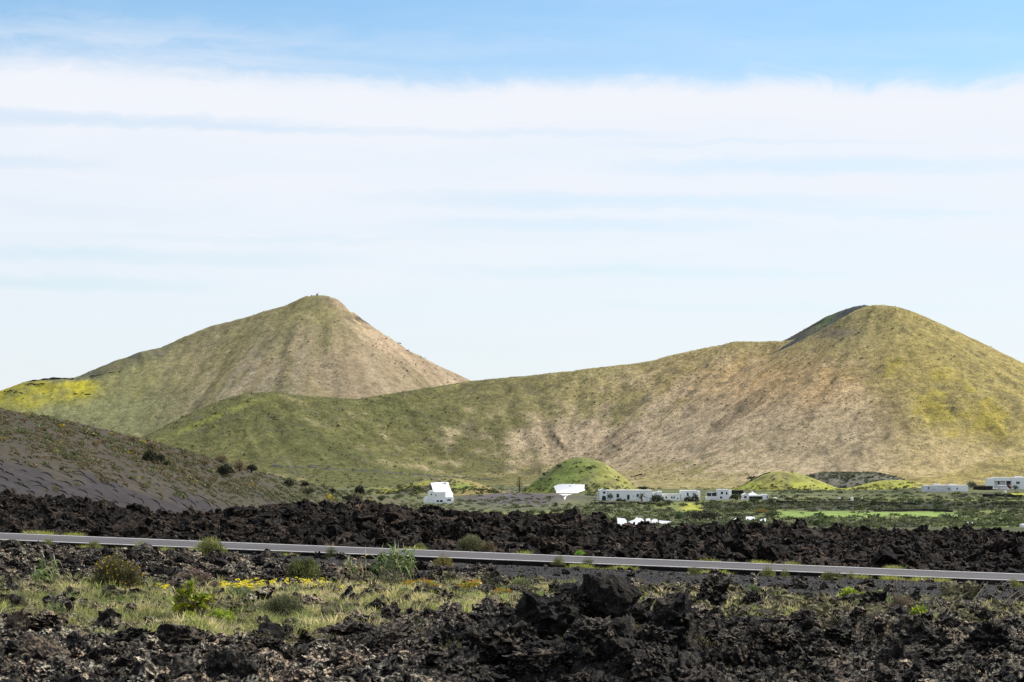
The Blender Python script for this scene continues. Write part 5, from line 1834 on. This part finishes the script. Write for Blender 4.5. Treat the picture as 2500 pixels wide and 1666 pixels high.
t = TB(); t.add([(h.X(2457.5), -.2, h.Zr(1184.6)), (h.X(2463), -.2, h.Zr(1184.6)), (h.X(2470), -.2, h.Zr(1193)), (h.X(2462), -.2, h.Zr(1193)), (h.X(2457.5), 0, h.Zr(1184.6)), (h.X(2463), 0, h.Zr(1184.6)), (h.X(2470), 0, h.Zr(1193)), (h.X(2462), 0, h.Zr(1193))],
             [(0, 3, 2), (0, 2, 1), (4, 5, 6), (4, 6, 7), (0, 1, 5), (0, 5, 4), (1, 2, 6), (1, 6, 5), (2, 3, 7), (2, 7, 6), (3, 0, 4), (3, 4, 7)]); t.build('side_panel', M_RED, h.root)
h.block(2442, 2466, 1194, 1195.6, -.3, .6, 'bench', M_WHITE, 0)
h = House('beige_hut', 'small beige box hut between the dark shed and the carport', 'hut', 2424, 2436, 1199.5, 1288)
h.block(2424.5, 2435, 1194, 1199.5, 0, 3, 'wall', M_BEIGE)
t = TB(); t.box(h.X(2424), h.X(2435.6), -.2, 3.2, h.Zr(1193.9), h.Zr(1193.1)); t.build('roof', M_LIME, h.root)

# left white house under the catchment
h = House('house', 'small white house with rounded roof below a large white slab', 'house', 1040, 1108, 1222, 985)
h.block(1044, 1060.5, 1202, 1220, 0, 5)
t = TB()
x0, x1 = h.X(1044), h.X(1060.5); z0, z1 = h.Zr(1201.9), h.Zr(1198)
t.poly_prism([(x0, z0), (x1, z0)] + [((x0 + x1) / 2 + (x1 - x0) / 2 * math.cos(a), z0 + (z1 - z0) * math.sin(a)) for a in np.linspace(.15, PI - .15, 9)], .1, 4.9)
t.build('roof', M_WHITE, h.root)
h.block(1060.7, 1088, 1201.5, 1222, -.6, 6, 'main_wall', M_LIME)
h.block(1034, 1043.8, 1216.5, 1219.4, -.3, 3, 'terrace', M_LIME)
h.block(1037, 1043.8, 1212, 1214.2, .5, 2.8, 'terrace_wall')
h.opening(1053, 1207.5, 3.4, 3.6, 'window', 0)
h.opening(1064.2, 1209.6, 1.6, 5, 'window', -.6)
h.block(1062, 1106, 1222.2, 1228, -1.2, 4, 'porch_wall')
h.block(1088.2, 1106, 1214, 1222, -.4, 5, 'side_block', M_LIME)
h.opening(1069, 1223.6, 6, 4.5, 'opening_shade_panel', -1.2); h.opening(1077.5, 1223.6, 7, 4.5, 'opening_shade_panel', -1.2)  # dark panels standing for the shade inside the porch
h.opening(1096.5, 1221, 9, 3.4, 'opening_shade_panel', -1.22)  # another dark panel in place of the porch's inner shade


# white rain catchments on the slopes
def catchment(corners, label, lift=.3):
    """white lime skin lying on the slope, bounded by an outline"""
    poly = np.array(corners, float)
    cols = np.arange(poly[:, 0].min(), poly[:, 0].max() + .01, .75); rows = np.arange(poly[:, 1].min(), poly[:, 1].max() + .01, .6)
    PX, RW = np.meshgrid(cols, rows)
    inside = np.zeros(PX.shape, bool); n = len(poly)
    for i in range(n):
        (x1, y1), (x2, y2) = poly[i], poly[(i + 1) % n]
        if y1 == y2: continue
        inside ^= ((y1 > RW) != (y2 > RW)) & (PX < (x2 - x1) * (RW - y1) / (y2 - y1) + x1)
    X, Y, ok = hit(PX.ravel(), RW.ravel(), settle_smooth, 900, 1480, 160)
    Y = Y.reshape(PX.shape)
    for j in range(len(rows) - 2, -1, -1): Y[j] = np.maximum(Y[j], Y[j + 1])
    Y = Y - 2.2
    u, v = uv(PX, RW)
    V = np.stack([u * Y, Y, HC + v * Y], -1).reshape(-1, 3)
    q = grid_faces(*PX.shape); m = inside.ravel()
    q = q[m[q].sum(1) >= 3]
    used = np.unique(q); mp = np.full(len(V), -1); mp[used] = np.arange(len(used))
    V = V[used]; q = mp[q]; o0 = V[0].copy()
    o = mesh_from('rain_catchment', V - o0, q, M_LIME, None, None, True)
    o.location = o0
    tag(o, label, 'rain catchment')
    return o


catchment([(1088, 1214), (1107, 1221), (1106, 1206), (1101, 1196), (1097, 1186), (1095.5, 1177.5), (1072, 1177), (1051, 1179), (1053, 1185), (1057, 1200), (1061, 1202), (1075, 1206)], 'big blank white slab rising behind the small white house')
catchment([(1378, 1222), (1384, 1212), (1389, 1209), (1410, 1204), (1430, 1197.5), (1427, 1194), (1428, 1183), (1400, 1182), (1375, 1181.5), (1362, 1183), (1351, 1188), (1355, 1195), (1359, 1206), (1372, 1209), (1376, 1213)], 'funnel shaped white slab on the slope of the green cone hill')
# white low walls behind the lava crest
for i, (a, b, rt, rb, lab, pts) in enumerate([
        (1509, 1532, 1266, 1285, 'leftmost low white wall showing over the lava crest', [(0, 1265.5), (.4, 1266.5), (.8, 1267.5), (1, 1273)]),
        (1535, 1578, 1264, 1288, 'peaked white wall showing over the lava crest', [(0, 1275), (.35, 1270), (.5, 1264), (.62, 1266.5), (.78, 1266), (1, 1276)]),
        (1579, 1590, 1267, 1288, 'narrow white wall right of the peaked one over the lava crest', [(0, 1268), (.5, 1266.5), (1, 1268)]),
        (1592, 1607, 1269, 1288, 'short white wall in the middle over the lava crest', [(0, 1271), (.5, 1268), (1, 1269.5)]),
        (1610, 1640, 1272, 1292, 'longest flat white wall right of the others over the lava crest', [(0, 1271.5), (.4, 1272.5), (1, 1273.5)]),
        (1792, 1806, 1266, 1290, 'small white wall left of the dark crest lump', [(0, 1271), (.5, 1265.5), (1, 1268)]),
        (1824, 1846, 1262, 1290, 'tallest white wall just right of the dark crest lump', [(0, 1262.5), (.6, 1262), (1, 1264)]),
        (1850, 1872, 1266, 1290, 'sloping white wall at the right behind the crest', [(0, 1274), (.5, 1268.5), (1, 1266.5)])]):
    Y = 520 + 6 * i
    k = Y / F
    t = TB()
    zb = HC - 17.5
    p0 = at(a, rt, Y)
    outline = [(0, zb - p0.z), ((b - a) * k, zb - p0.z)] + [((b - a) * k * f, at(a, r, Y).z - p0.z) for f, r in reversed(pts)]
    zb0 = outline[0][1]; n_ = len(outline)
    # a lime washed face leaned back to catch more sun, with a back wall
    fr = [(x, 1.35 * (z - zb0), z) for x, z in outline]; bk = [(x, 1.35 * (z - zb0) + 1.2, z - .25) for x, z in outline]
    Fc_ = [(0, q, q + 1) for q in range(1, n_ - 1)] + [(n_, n_ + q + 1, n_ + q) for q in range(1, n_ - 1)]
    for q in range(n_):
        j = (q + 1) % n_
        Fc_ += [(q, n_ + q, n_ + j), (q, n_ + j, j)]
    t.add(fr + bk, Fc_)
    o = t.build('white_wall', M_LIME); o.location = p0
    tag(o, lab, 'wall')


# small white water tanks and specks
def tank(px, rb, w, h, label):
    X, Y, ok = hit([px], [rb], settle, 300, 1500, 500)
    X, Y = float(X[0]), float(Y[0]); k = Y / F
    t = TB(); n = 14
    prof = [(.0, .5), (.2, .5), (.75, .5), (.93, .38), (1.0, .12)]
    V, Fc = [], []
    for z, r in prof:
        for i in range(n): V.append((math.cos(2 * PI * i / n) * r * w * k, math.sin(2 * PI * i / n) * r * w * k, z * h * k))
    for j in range(len(prof) - 1):
        for i in range(n):
            a, b = j * n + i, j * n + (i + 1) % n
            Fc += [(a, b, b + n), (a, b + n, a + n)]
    Fc += [((len(prof) - 1) * n, (len(prof) - 1) * n + i, (len(prof) - 1) * n + i + 1) for i in range(1, n - 1)]
    t.add(V, Fc)
    o = t.build('water_tank', M_LIME); o.location = (X, Y, at(px, rb, Y).z)
    tag(o, label, 'tank')


tank(1892, 1221, 8, 7, 'pale round tank right of the pyramid roofed house')
tank(2080, 1223, 7, 9, 'bright white tank in the scrub below the green mounds')
tank(2049, 1219, 7, 4, 'small white speck of a tank left of the brighter tank')
tank(2105, 1219, 5, 4, 'small pale tank just right of the brighter tank')
tank(2368, 1283, 16, 9, 'white domed tank by the right green field')
tank(2496, 1288, 14, 9, 'white tank at the right edge behind the lava')
tank(1995, 1276, 9, 9, 'white tank standing in the green field behind the crest')
tank(2454, 1203.5, 7, 5, 'white round tank below the carport')

# hut on the summit
ridge = at(775, 720.0, 2600)
h = House('summit_hut', 'tiny stone hut on top of the pointed hill', 'hut', 771.8, 778.5, 722.5, 2597, 2)
h.block(772, 775.2, 717.2, 722.5, 0, 3, 'wall', M_BROWNW)
h.block(775.3, 778, 717, 722.5, 0, 3, 'side_wall', M_WHITE)
t = TB(); t.tube([(h.X(777), 1.5, h.Zr(717)), (h.X(777), 1.5, h.Zr(713))], [.08, .05], 5); t.build('antenna', M_STONE, h.root)
h = House('stone_wall', 'low stone wall left of the summit hut', 'wall', 759, 771, 723, 2598, 2)
h.block(759, 761.5, 721, 723, 0, 1, 'wall_end', M_BROWNW); h.block(761.6, 771, 721.8, 723, 0, 1, 'wall_run', M_BROWNW)
t = TB(); p = at(791.5, 724, 2598); t.tube([(0, 0, -1), (0, 0, 2.2)], [.16, .12], 6); t.box(-.22, .22, -.15, .15, 1.5, 1.9)
o = t.build('summit_post', M_STONE); o.location = p
tag(o, 'small post right of the summit hut', 'post')


# field walls laid over terrain
def surf_sampler(S):
    X, Y, Z, (ny, nx) = S
    x0, x1, y0, y1 = X[0], X[-1], Y[0], Y[-1]; Zg = Z.reshape(ny, nx)
    def f(x, y):
        i = np.clip(((x - x0) / (x1 - x0) * (nx - 1)).round().astype(int), 0, nx - 1)
        j = np.clip(((y - y0) / (y1 - y0) * (ny - 1)).round().astype(int), 0, ny - 1)
        return Zg[j, i]
    return f


fFar, fBig = surf_sampler(FARSURF), surf_sampler(BIGSURF)


def field_wall(pts, fun, y0, y1, hgt, label, mat=M_STONE, wid=.8, seed=0, step=1.5):
    P = densify([(p, q, 0) for p, q in pts], 6)
    X, Y, ok = hit(P[:, 0], P[:, 1], fun, y0, y1, 1500)
    X, Y = X[ok], Y[ok]
    if len(X) < 2: return
    # smooth the foot line
    ker = np.ones(5) / 5
    if len(X) > 8:
        Xp = np.convolve(np.pad(X, 2, 'edge'), ker, 'valid'); Yp = np.convolve(np.pad(Y, 2, 'edge'), ker, 'valid')
        X, Y = Xp, Yp
    A = densify(np.stack([X, Y, X * 0], 1), step)
    z = fun(A[:, 0], A[:, 1])
    hh = hgt * (1 + .35 * fbm(A[:, 0] * .3, A[:, 1] * .3, o=2, s=seed))
    n = len(A)
    V = np.concatenate([np.stack([A[:, 0], A[:, 1] - wid / 2, z - .6], 1), np.stack([A[:, 0], A[:, 1] - wid * .3, z + hh], 1), np.stack([A[:, 0], A[:, 1] + wid * .3, z + hh], 1), np.stack([A[:, 0], A[:, 1] + wid / 2, z - .6], 1)])
    o = mesh_from('stone_wall', V - V[0], grid_faces(4, n), mat)
    o.location = V[0]
    tag(o, label, 'stone wall')


field_wall([(66, 934), (100, 928), (138, 926), (184, 927)], fFar, 2200, 2560, .9, 'dark wall along the top of the yellow field on the pointed hill')
field_wall([(184, 926), (215, 920), (262, 912), (300, 905)], fFar, 2200, 2600, .3, 'thin dark wall climbing right from the top of the yellow field', M_BROWNW)
field_wall([(0, 958), (30, 957), (62, 962)], fFar, 2200, 2560, .5, 'short dark wall at the left edge of the yellow field')
field_wall([(66, 939), (108, 940)], fFar, 2200, 2560, .35, 'short dark wall inside the yellow field')
field_wall([(180, 961), (222, 963)], fFar, 2200, 2560, .3, 'short dark wall at the lower right of the yellow field')


def valley_or_hill(x, y): return np.maximum(settle(x, y), np.where(y > 1425, fBig(x, y), -1e3))
field_wall([(660, 1139), (760, 1142), (850, 1148), (960, 1155), (1060, 1163), (1150, 1168), (1215, 1174)], valley_or_hill, 700, 1800, .35, 'long thin grey wall along the foot of the large hill', M_GREYR, 1.2)
field_wall([(1815, 1187), (1840, 1172), (1862, 1160), (1885, 1155)], valley_or_hill, 900, 1600, .6, 'dark wall climbing the left side of the low rounded mound', M_STONE, .9)
field_wall([(1540, 1166), (1568, 1158)], valley_or_hill, 900, 1700, .6, 'short dark bank right of the green cone hill', M_STONE, 1.5)
field_wall([(1786, 1205), (1815, 1205)], lambda x, y: valley_base(x, y) + 0, 900, 1300, 1.4, 'dark stone wall between the verandah house and the pyramid roofed house')
field_wall([(2395, 1212), (2440, 1212), (2500, 1216)], valley_base, 800, 1500, 1.2, 'dark field wall below the villa at the right edge')

field_wall([(1890, 1226), (1990, 1230), (2110, 1228), (2240, 1233)], valley_base, 600, 1500, .8, 'long dark field wall below the green mounds on the right', M_STONE, .8)
field_wall([(1440, 1232), (1540, 1231), (1620, 1233)], valley_base, 600, 1500, .8, 'dark terrace wall just below the long white house', M_STONE, .8)
field_wall([(2130, 1249), (2260, 1247), (2330, 1250)], valley_base, 450, 1500, .6, 'low dark wall along the top of the bright green field', M_STONE, .7)
# valley trees
VG = [(.036, .046, .024), (.05, .06, .03), (.028, .035, .02)]
for i, a in enumerate([(1490, 1219, 15, 16, 'dark climbing shrub on the long house beside its portal', VG, 1040), (1512, 1226, 22, 11, 'dark round bush before the long house wall', VG, 1035), (1526, 1226, 14, 8, 'small dark bush before the green door', VG, 1035),
                       (1602, 1230, 40, 26, 'bushy dark tree right of the palm', VG, 1025), (1680, 1228, 22, 20, 'dark tree before the square white house', VG, 1035), (1697, 1228, 20, 26, 'taller dark tree at the right of the square white house', VG, 1035),
                       (1800, 1221, 36, 18, 'dark hedge bush between two white houses', VG, 1050), (1848, 1226, 20, 8, 'low bush before the covered porch', VG, 1040), (1630, 1228, 26, 9, 'low dark bush below the small windowed section', VG, 1035),
                       (2370, 1190, 28, 16, 'grey green tree right of the weathered house', [(.10, .12, .07), (.075, .09, .05)], 1262), (2478, 1195, 18, 12, 'grey green bush before the villa', [(.11, .13, .08), (.09, .10, .05)], 1285),
                       (1570, 1196, 34, 10, 'dark flat shrubs showing over the long house roof', VG, 1090), (1715, 1268, 80, 26, 'wide dark tree behind the lava crest', [(.045, .045, .03), (.06, .06, .04)], 620), (1660, 1272, 30, 26, 'green tree behind the crest right of the white walls', [(.075, .105, .045)], 640),
                       (1860, 1258, 40, 18, 'yellow brown bush in the valley below the houses', [(.24, .17, .05), (.17, .14, .05)], 760), (1745, 1262, 40, 12, 'grey green bush right of the wide dark tree', VG, 640), (1835, 1160 + 14, 34, 14, 'dark bush at the left foot of the low rounded mound', VG, 1425), (2455, 1235, 60, 14, 'dark green bush in the right scrub', VG, 900)]):
    tree(a[0], a[1], a[2], a[3], a[4], a[5], 'valley', 300 + i, 600, Y=a[6], cat='tree' if 'tree' in a[4] else 'bush', name='tree' if 'tree' in a[4] else 'bush', leaf=.2)
for i in range(34):
    px = random.uniform(1280, 2500); row = random.uniform(1226, 1262)
    if 1890 < px < 2340 and row > 1246: continue
    w = random.uniform(14, 34)
    tree(px, row, w, w * random.uniform(.35, .6), 'dark green bush in the scrub of the valley floor', [VG[i % 3], (.08, .10, .045)], 'valley', 400 + i, 350, 'bushes scattered over the valley floor', cat='bush', name='bush', leaf=.22, lumps=4)
for px, rb, w, h, lab in [(1408, 1142, 9, 6, 'left small dark bush on the green cone hill'), (1438, 1145, 20, 7, 'right larger dark bush on the green cone hill'), (1426, 1141, 6, 4, 'tiny bush between the two bushes on the green cone hill'), (1328, 1163, 14, 10, 'dark bush on the left edge of the green cone hill')]:
    X, Y, ok = hit([px], [rb], mA, 1250, 1400, 900)
    tree(px, rb, w, h, lab, DG, 'valley', 450 + px, 200, Y=float(Y[0]) if ok[0] else 1325, cat='bush', name='bush', leaf=.25, lumps=3)


def palm(px, rb, label, Y, hpx, cw):
    k = Y / F; H = hpx * k; W = cw * k * .5
    r = empty('palm_tree', at(px, rb, Y), label, 'palm')
    t = TB(); t.tube([(0, 0, -1), (.05, 0, H * .3), (0, 0, H * .55)], [.32, .26, .24], 8); t.build('trunk', M_BARK, r)
    g = np.random.default_rng(5); c = TB()
    for i in range(46):
        a = g.uniform(0, 2 * PI); e = g.uniform(-.35, 1.3)
        L = W * g.uniform(.9, 1.15)
        d = Vector((math.cos(a) * math.cos(e), math.sin(a) * math.cos(e), math.sin(e)))
        sd = Vector((-math.sin(a), math.cos(a), 0))
        prev = None
        for q in range(7):
            s = q / 6
            p = Vector((0, 0, H * .55)) + d * L * s + Vector((0, 0, -L * .5 * s * s))
            if prev is not None:
                for sg in (-1, 1):
                    w = L * .17 * math.sin(PI * min(1, s * .9 + .08))
                    tip = (prev + p) / 2 + sd * sg * w + d * L * .08 + Vector((0, 0, -.25 * w))
                    c.add([tuple(prev), tuple(p), tuple(tip)], [(0, 1, 2)], np.array((.075, .085, .04) if e > 0 else (.14, .105, .06)) * g.uniform(.7, 1.3))
            prev = p
    c.build('crown', M_LEAF, r)


palm(1567, 1229, 'palm tree with spreading fronds before the long white house', 1028, 32, 30)


def conifer(px, rb, label, Y, hpx, wpx):
    k = Y / F; H = hpx * k; W = wpx * k * .5
    r = empty('conifer_tree', at(px, rb, Y), label, 'tree')
    t = TB(); t.tube([(0, 0, -1), (0, 0, H * .97)], [.16 * W, .03 * W], 6); t.build('trunk', M_BARK, r)
    c = TB(); g = np.random.default_rng(8)
    for lv in range(9):
        z = H * (.25 + .75 * lv / 9); R = W * (1.05 - .85 * lv / 9) * (1 if lv else .6)
        for j in range(8):
            a = g.uniform(0, 2 * PI); L = R * g.uniform(.6, 1.1)
            V, Fc, sh = leaf_cloud(16, 480 + lv * 9 + j, .5, (1, 1, .4), .2, .2)
            V = V * np.array((L * .35, L * .35, H * .05)) + np.array((math.cos(a) * L * .65, math.sin(a) * L * .65, z + .03 * H))
            c.add(V, Fc, sh * np.array((.05, .055, .035)))
    c.build('crown', M_LEAF, r)


conifer(1268, 1197, 'dark tiered conifer standing left of the green cone hill', 1235, 32, 26)

# ------------------------------------------------------------------ sky and sun
EL, AZ = math.radians(43), math.radians(59)      # azimuth from +Y towards +X
W = bpy.data.worlds.new('World'); SC.world = W; W.use_nodes = True
nt = W.node_tree; nt.nodes.clear(); n = N(nt)
out = n.node('ShaderNodeOutputWorld'); bg = n.node('ShaderNodeBackground')
sky = n.node('ShaderNodeTexSky'); sky.sky_type = 'NISHITA'; sky.sun_disc = False
sky.sun_elevation = EL; sky.sun_rotation = AZ
sky.altitude = 200; sky.air_density = 1.0; sky.dust_density = .6; sky.ozone_density = 2.0
STR = .10
bg.inputs[1].default_value = STR
tc = n.node('ShaderNodeTexCoord'); sp = n.node('ShaderNodeSeparateXYZ'); n.link(tc.outputs['Generated'], sp.inputs[0])
hl = n.math('POWER', n.math('ADD', n.math('MULTIPLY', sp.outputs[0], sp.outputs[0]), n.math('MULTIPLY', sp.outputs[1], sp.outputs[1])), .5)
te = n.math('DIVIDE', sp.outputs[2], n.math('MAXIMUM', hl, .001))       # tangent of elevation
azn = n.math('ARCTAN2', sp.outputs[0], sp.outputs[1])
def cvec(a, b, c=0.0):
    q = n.node('ShaderNodeCombineXYZ'); n.val(q.inputs[0], a); n.val(q.inputs[1], b); n.val(q.inputs[2], c); return q.outputs[0]
wide = n.noise(cvec(n.math('MULTIPLY', azn, 3.0), n.math('MULTIPLY', te, 14.0), 1.7), 1.0, 3, .5)
fine = n.noise(cvec(n.math('MULTIPLY', azn, 9.0), n.math('MULTIPLY', te, 60.0), 4.2), 1.0, 6, .6, 2.0, .4)
curl = n.noise(cvec(n.math('MULTIPLY', azn, 26.0), n.math('MULTIPLY', te, 55.0), 9.1), 1.0, 8, .66, 2.0, .8)
# the deck tilts a little: lower on the right
tt = n.math('ADD', te, n.math('MULTIPLY', azn, .014))
tt = n.math('ADD', tt, n.math('MULTIPLY', n.math('SUBTRACT', wide, .5), .018))
tt = n.math('ADD', tt, n.math('MULTIPLY', n.math('SUBTRACT', curl, .5), .020))
def T(row): return max(0.0, min(1.0, (HOR - row) / F / .25))
stops = [(0, .76), (T(960), .77), (T(760), .80), (T(600), .85), (T(450), .89), (T(330), .93), (T(280), .98),
         (T(240), 1.0), (T(210), .93), (T(185), .62), (T(165), .28), (T(130), .13), (T(95), .17), (T(50), .05), (T(0), .02), (T(-150), .2), (T(-320), .55), (1.0, .6)]  # last stops: unseen overhead cloud added to raise the ambient light
dens = n.ramp(n.math('DIVIDE', tt, .25), stops)
tg = n.math('ADD', te, n.math('MULTIPLY', azn, .010))
tg = n.math('ADD', tg, n.math('MULTIPLY', n.math('SUBTRACT', curl, .5), .010))
tg = n.math('ADD', tg, n.math('MULTIPLY', n.math('SUBTRACT', wide, .5), .006))
for row, hw, a0, aw, dep in [(312, 24, -.17, .11, .30), (322, 14, -.03, .12, .18), (402, 26, .13, .11, .27), (425, 20, -.21, .05, .2), (488, 24, .05, .13, .28), (512, 14, .16, .07, .2), (548, 22, .03, .09, .22), (640, 24, -.17, .13, .20), (665, 18, .05, .11, .2), (708, 22, -.19, .08, .26), (345, 8, .1, .08, .15), (590, 10, -.1, .1, .12), (750, 16, .12, .12, .14)]:
    p1 = n.math('DIVIDE', n.math('SUBTRACT', tg, (HOR - row) / F), hw / F)
    p2 = n.math('DIVIDE', n.math('SUBTRACT', azn, a0), aw)
    g1 = n.math('MAXIMUM', n.math('SUBTRACT', 1.0, n.math('MULTIPLY', p1, p1)), 0.0)
    g2 = n.math('MAXIMUM', n.math('SUBTRACT', 1.0, n.math('MULTIPLY', p2, p2)), 0.0)
    dens = n.math('SUBTRACT', dens, n.math('MULTIPLY', n.math('MULTIPLY', g1, g2), dep * .95))
# thin streaks of blue in the lower deck and wisps in the upper blue
streak = n.math('MULTIPLY', n.math('SUBTRACT', fine, .5), .75)
dens = n.math('ADD', dens, n.math('MULTIPLY', streak, n.ramp(n.math('DIVIDE', te, .25), [(0, .2), (T(760), .35), (T(420), .55), (T(300), .35), (T(220), .2), (T(150), .55), (T(0), .35), (1, .4)])))
leftw = n.math('MULTIPLY', n.smooth(azn, .02, -.2), n.math('MULTIPLY', n.ramp(n.math('DIVIDE', tt, .25), [(T(200), 0), (T(150), .55), (T(95), .4), (T(40), 0)]), n.smooth(n.math('ADD', n.math('MULTIPLY', fine, .5), n.math('MULTIPLY', curl, .5)), .35, .65)))
dens = n.math('ADD', dens, leftw, 0.0, True)
dens = n.math('MAXIMUM', n.math('MINIMUM', dens, 1.0), 0.0)
# clear-air colour: the Nishita sky, tuned slightly bluer
clear = n.mix(1.0, sky.outputs[0], (1.10, 1.34, 1.46), 'MULTIPLY')
cloud = [v / STR for v in (.89, .918, .98)]
skyc = n.mix(dens, clear, cloud)
# below the horizon: dull ground tone
n.link(skyc, bg.inputs[0]); n.link(bg.outputs[0], out.inputs[0])

S = bpy.data.lights.new('sun', 'SUN'); S.energy = 5.0; S.angle = math.radians(.53); S.color = (1.0, .94, .82)
so = bpy.data.objects.new('sun', S); COL.objects.link(so)
d = Vector((math.sin(AZ) * math.cos(EL), math.cos(AZ) * math.cos(EL), math.sin(EL)))
so.rotation_euler = d.to_track_quat('Z', 'Y').to_euler()
so.location = (60, 40, 120)

# ------------------------------------------------------------------ camera
cam = bpy.data.cameras.new('camera'); co = bpy.data.objects.new('camera', cam); COL.objects.link(co)
cam.sensor_width = 36.0; cam.lens = 36.0 * F / 2500.0
cam.clip_start = .5; cam.clip_end = 40000
co.location = (0, 0, HC); co.rotation_euler = (PI / 2 + PITCH, 0, 0)
cam.dof.use_dof = True; cam.dof.focus_distance = 75; cam.dof.aperture_fstop = 7.1
SC.camera = co
SC.view_settings.view_transform = 'Standard'; SC.view_settings.look = 'None'; SC.view_settings.exposure = 0
SC.cycles.use_denoising = False
SC.cycles.max_bounces = 6
SC.cycles.diffuse_bounces = 3
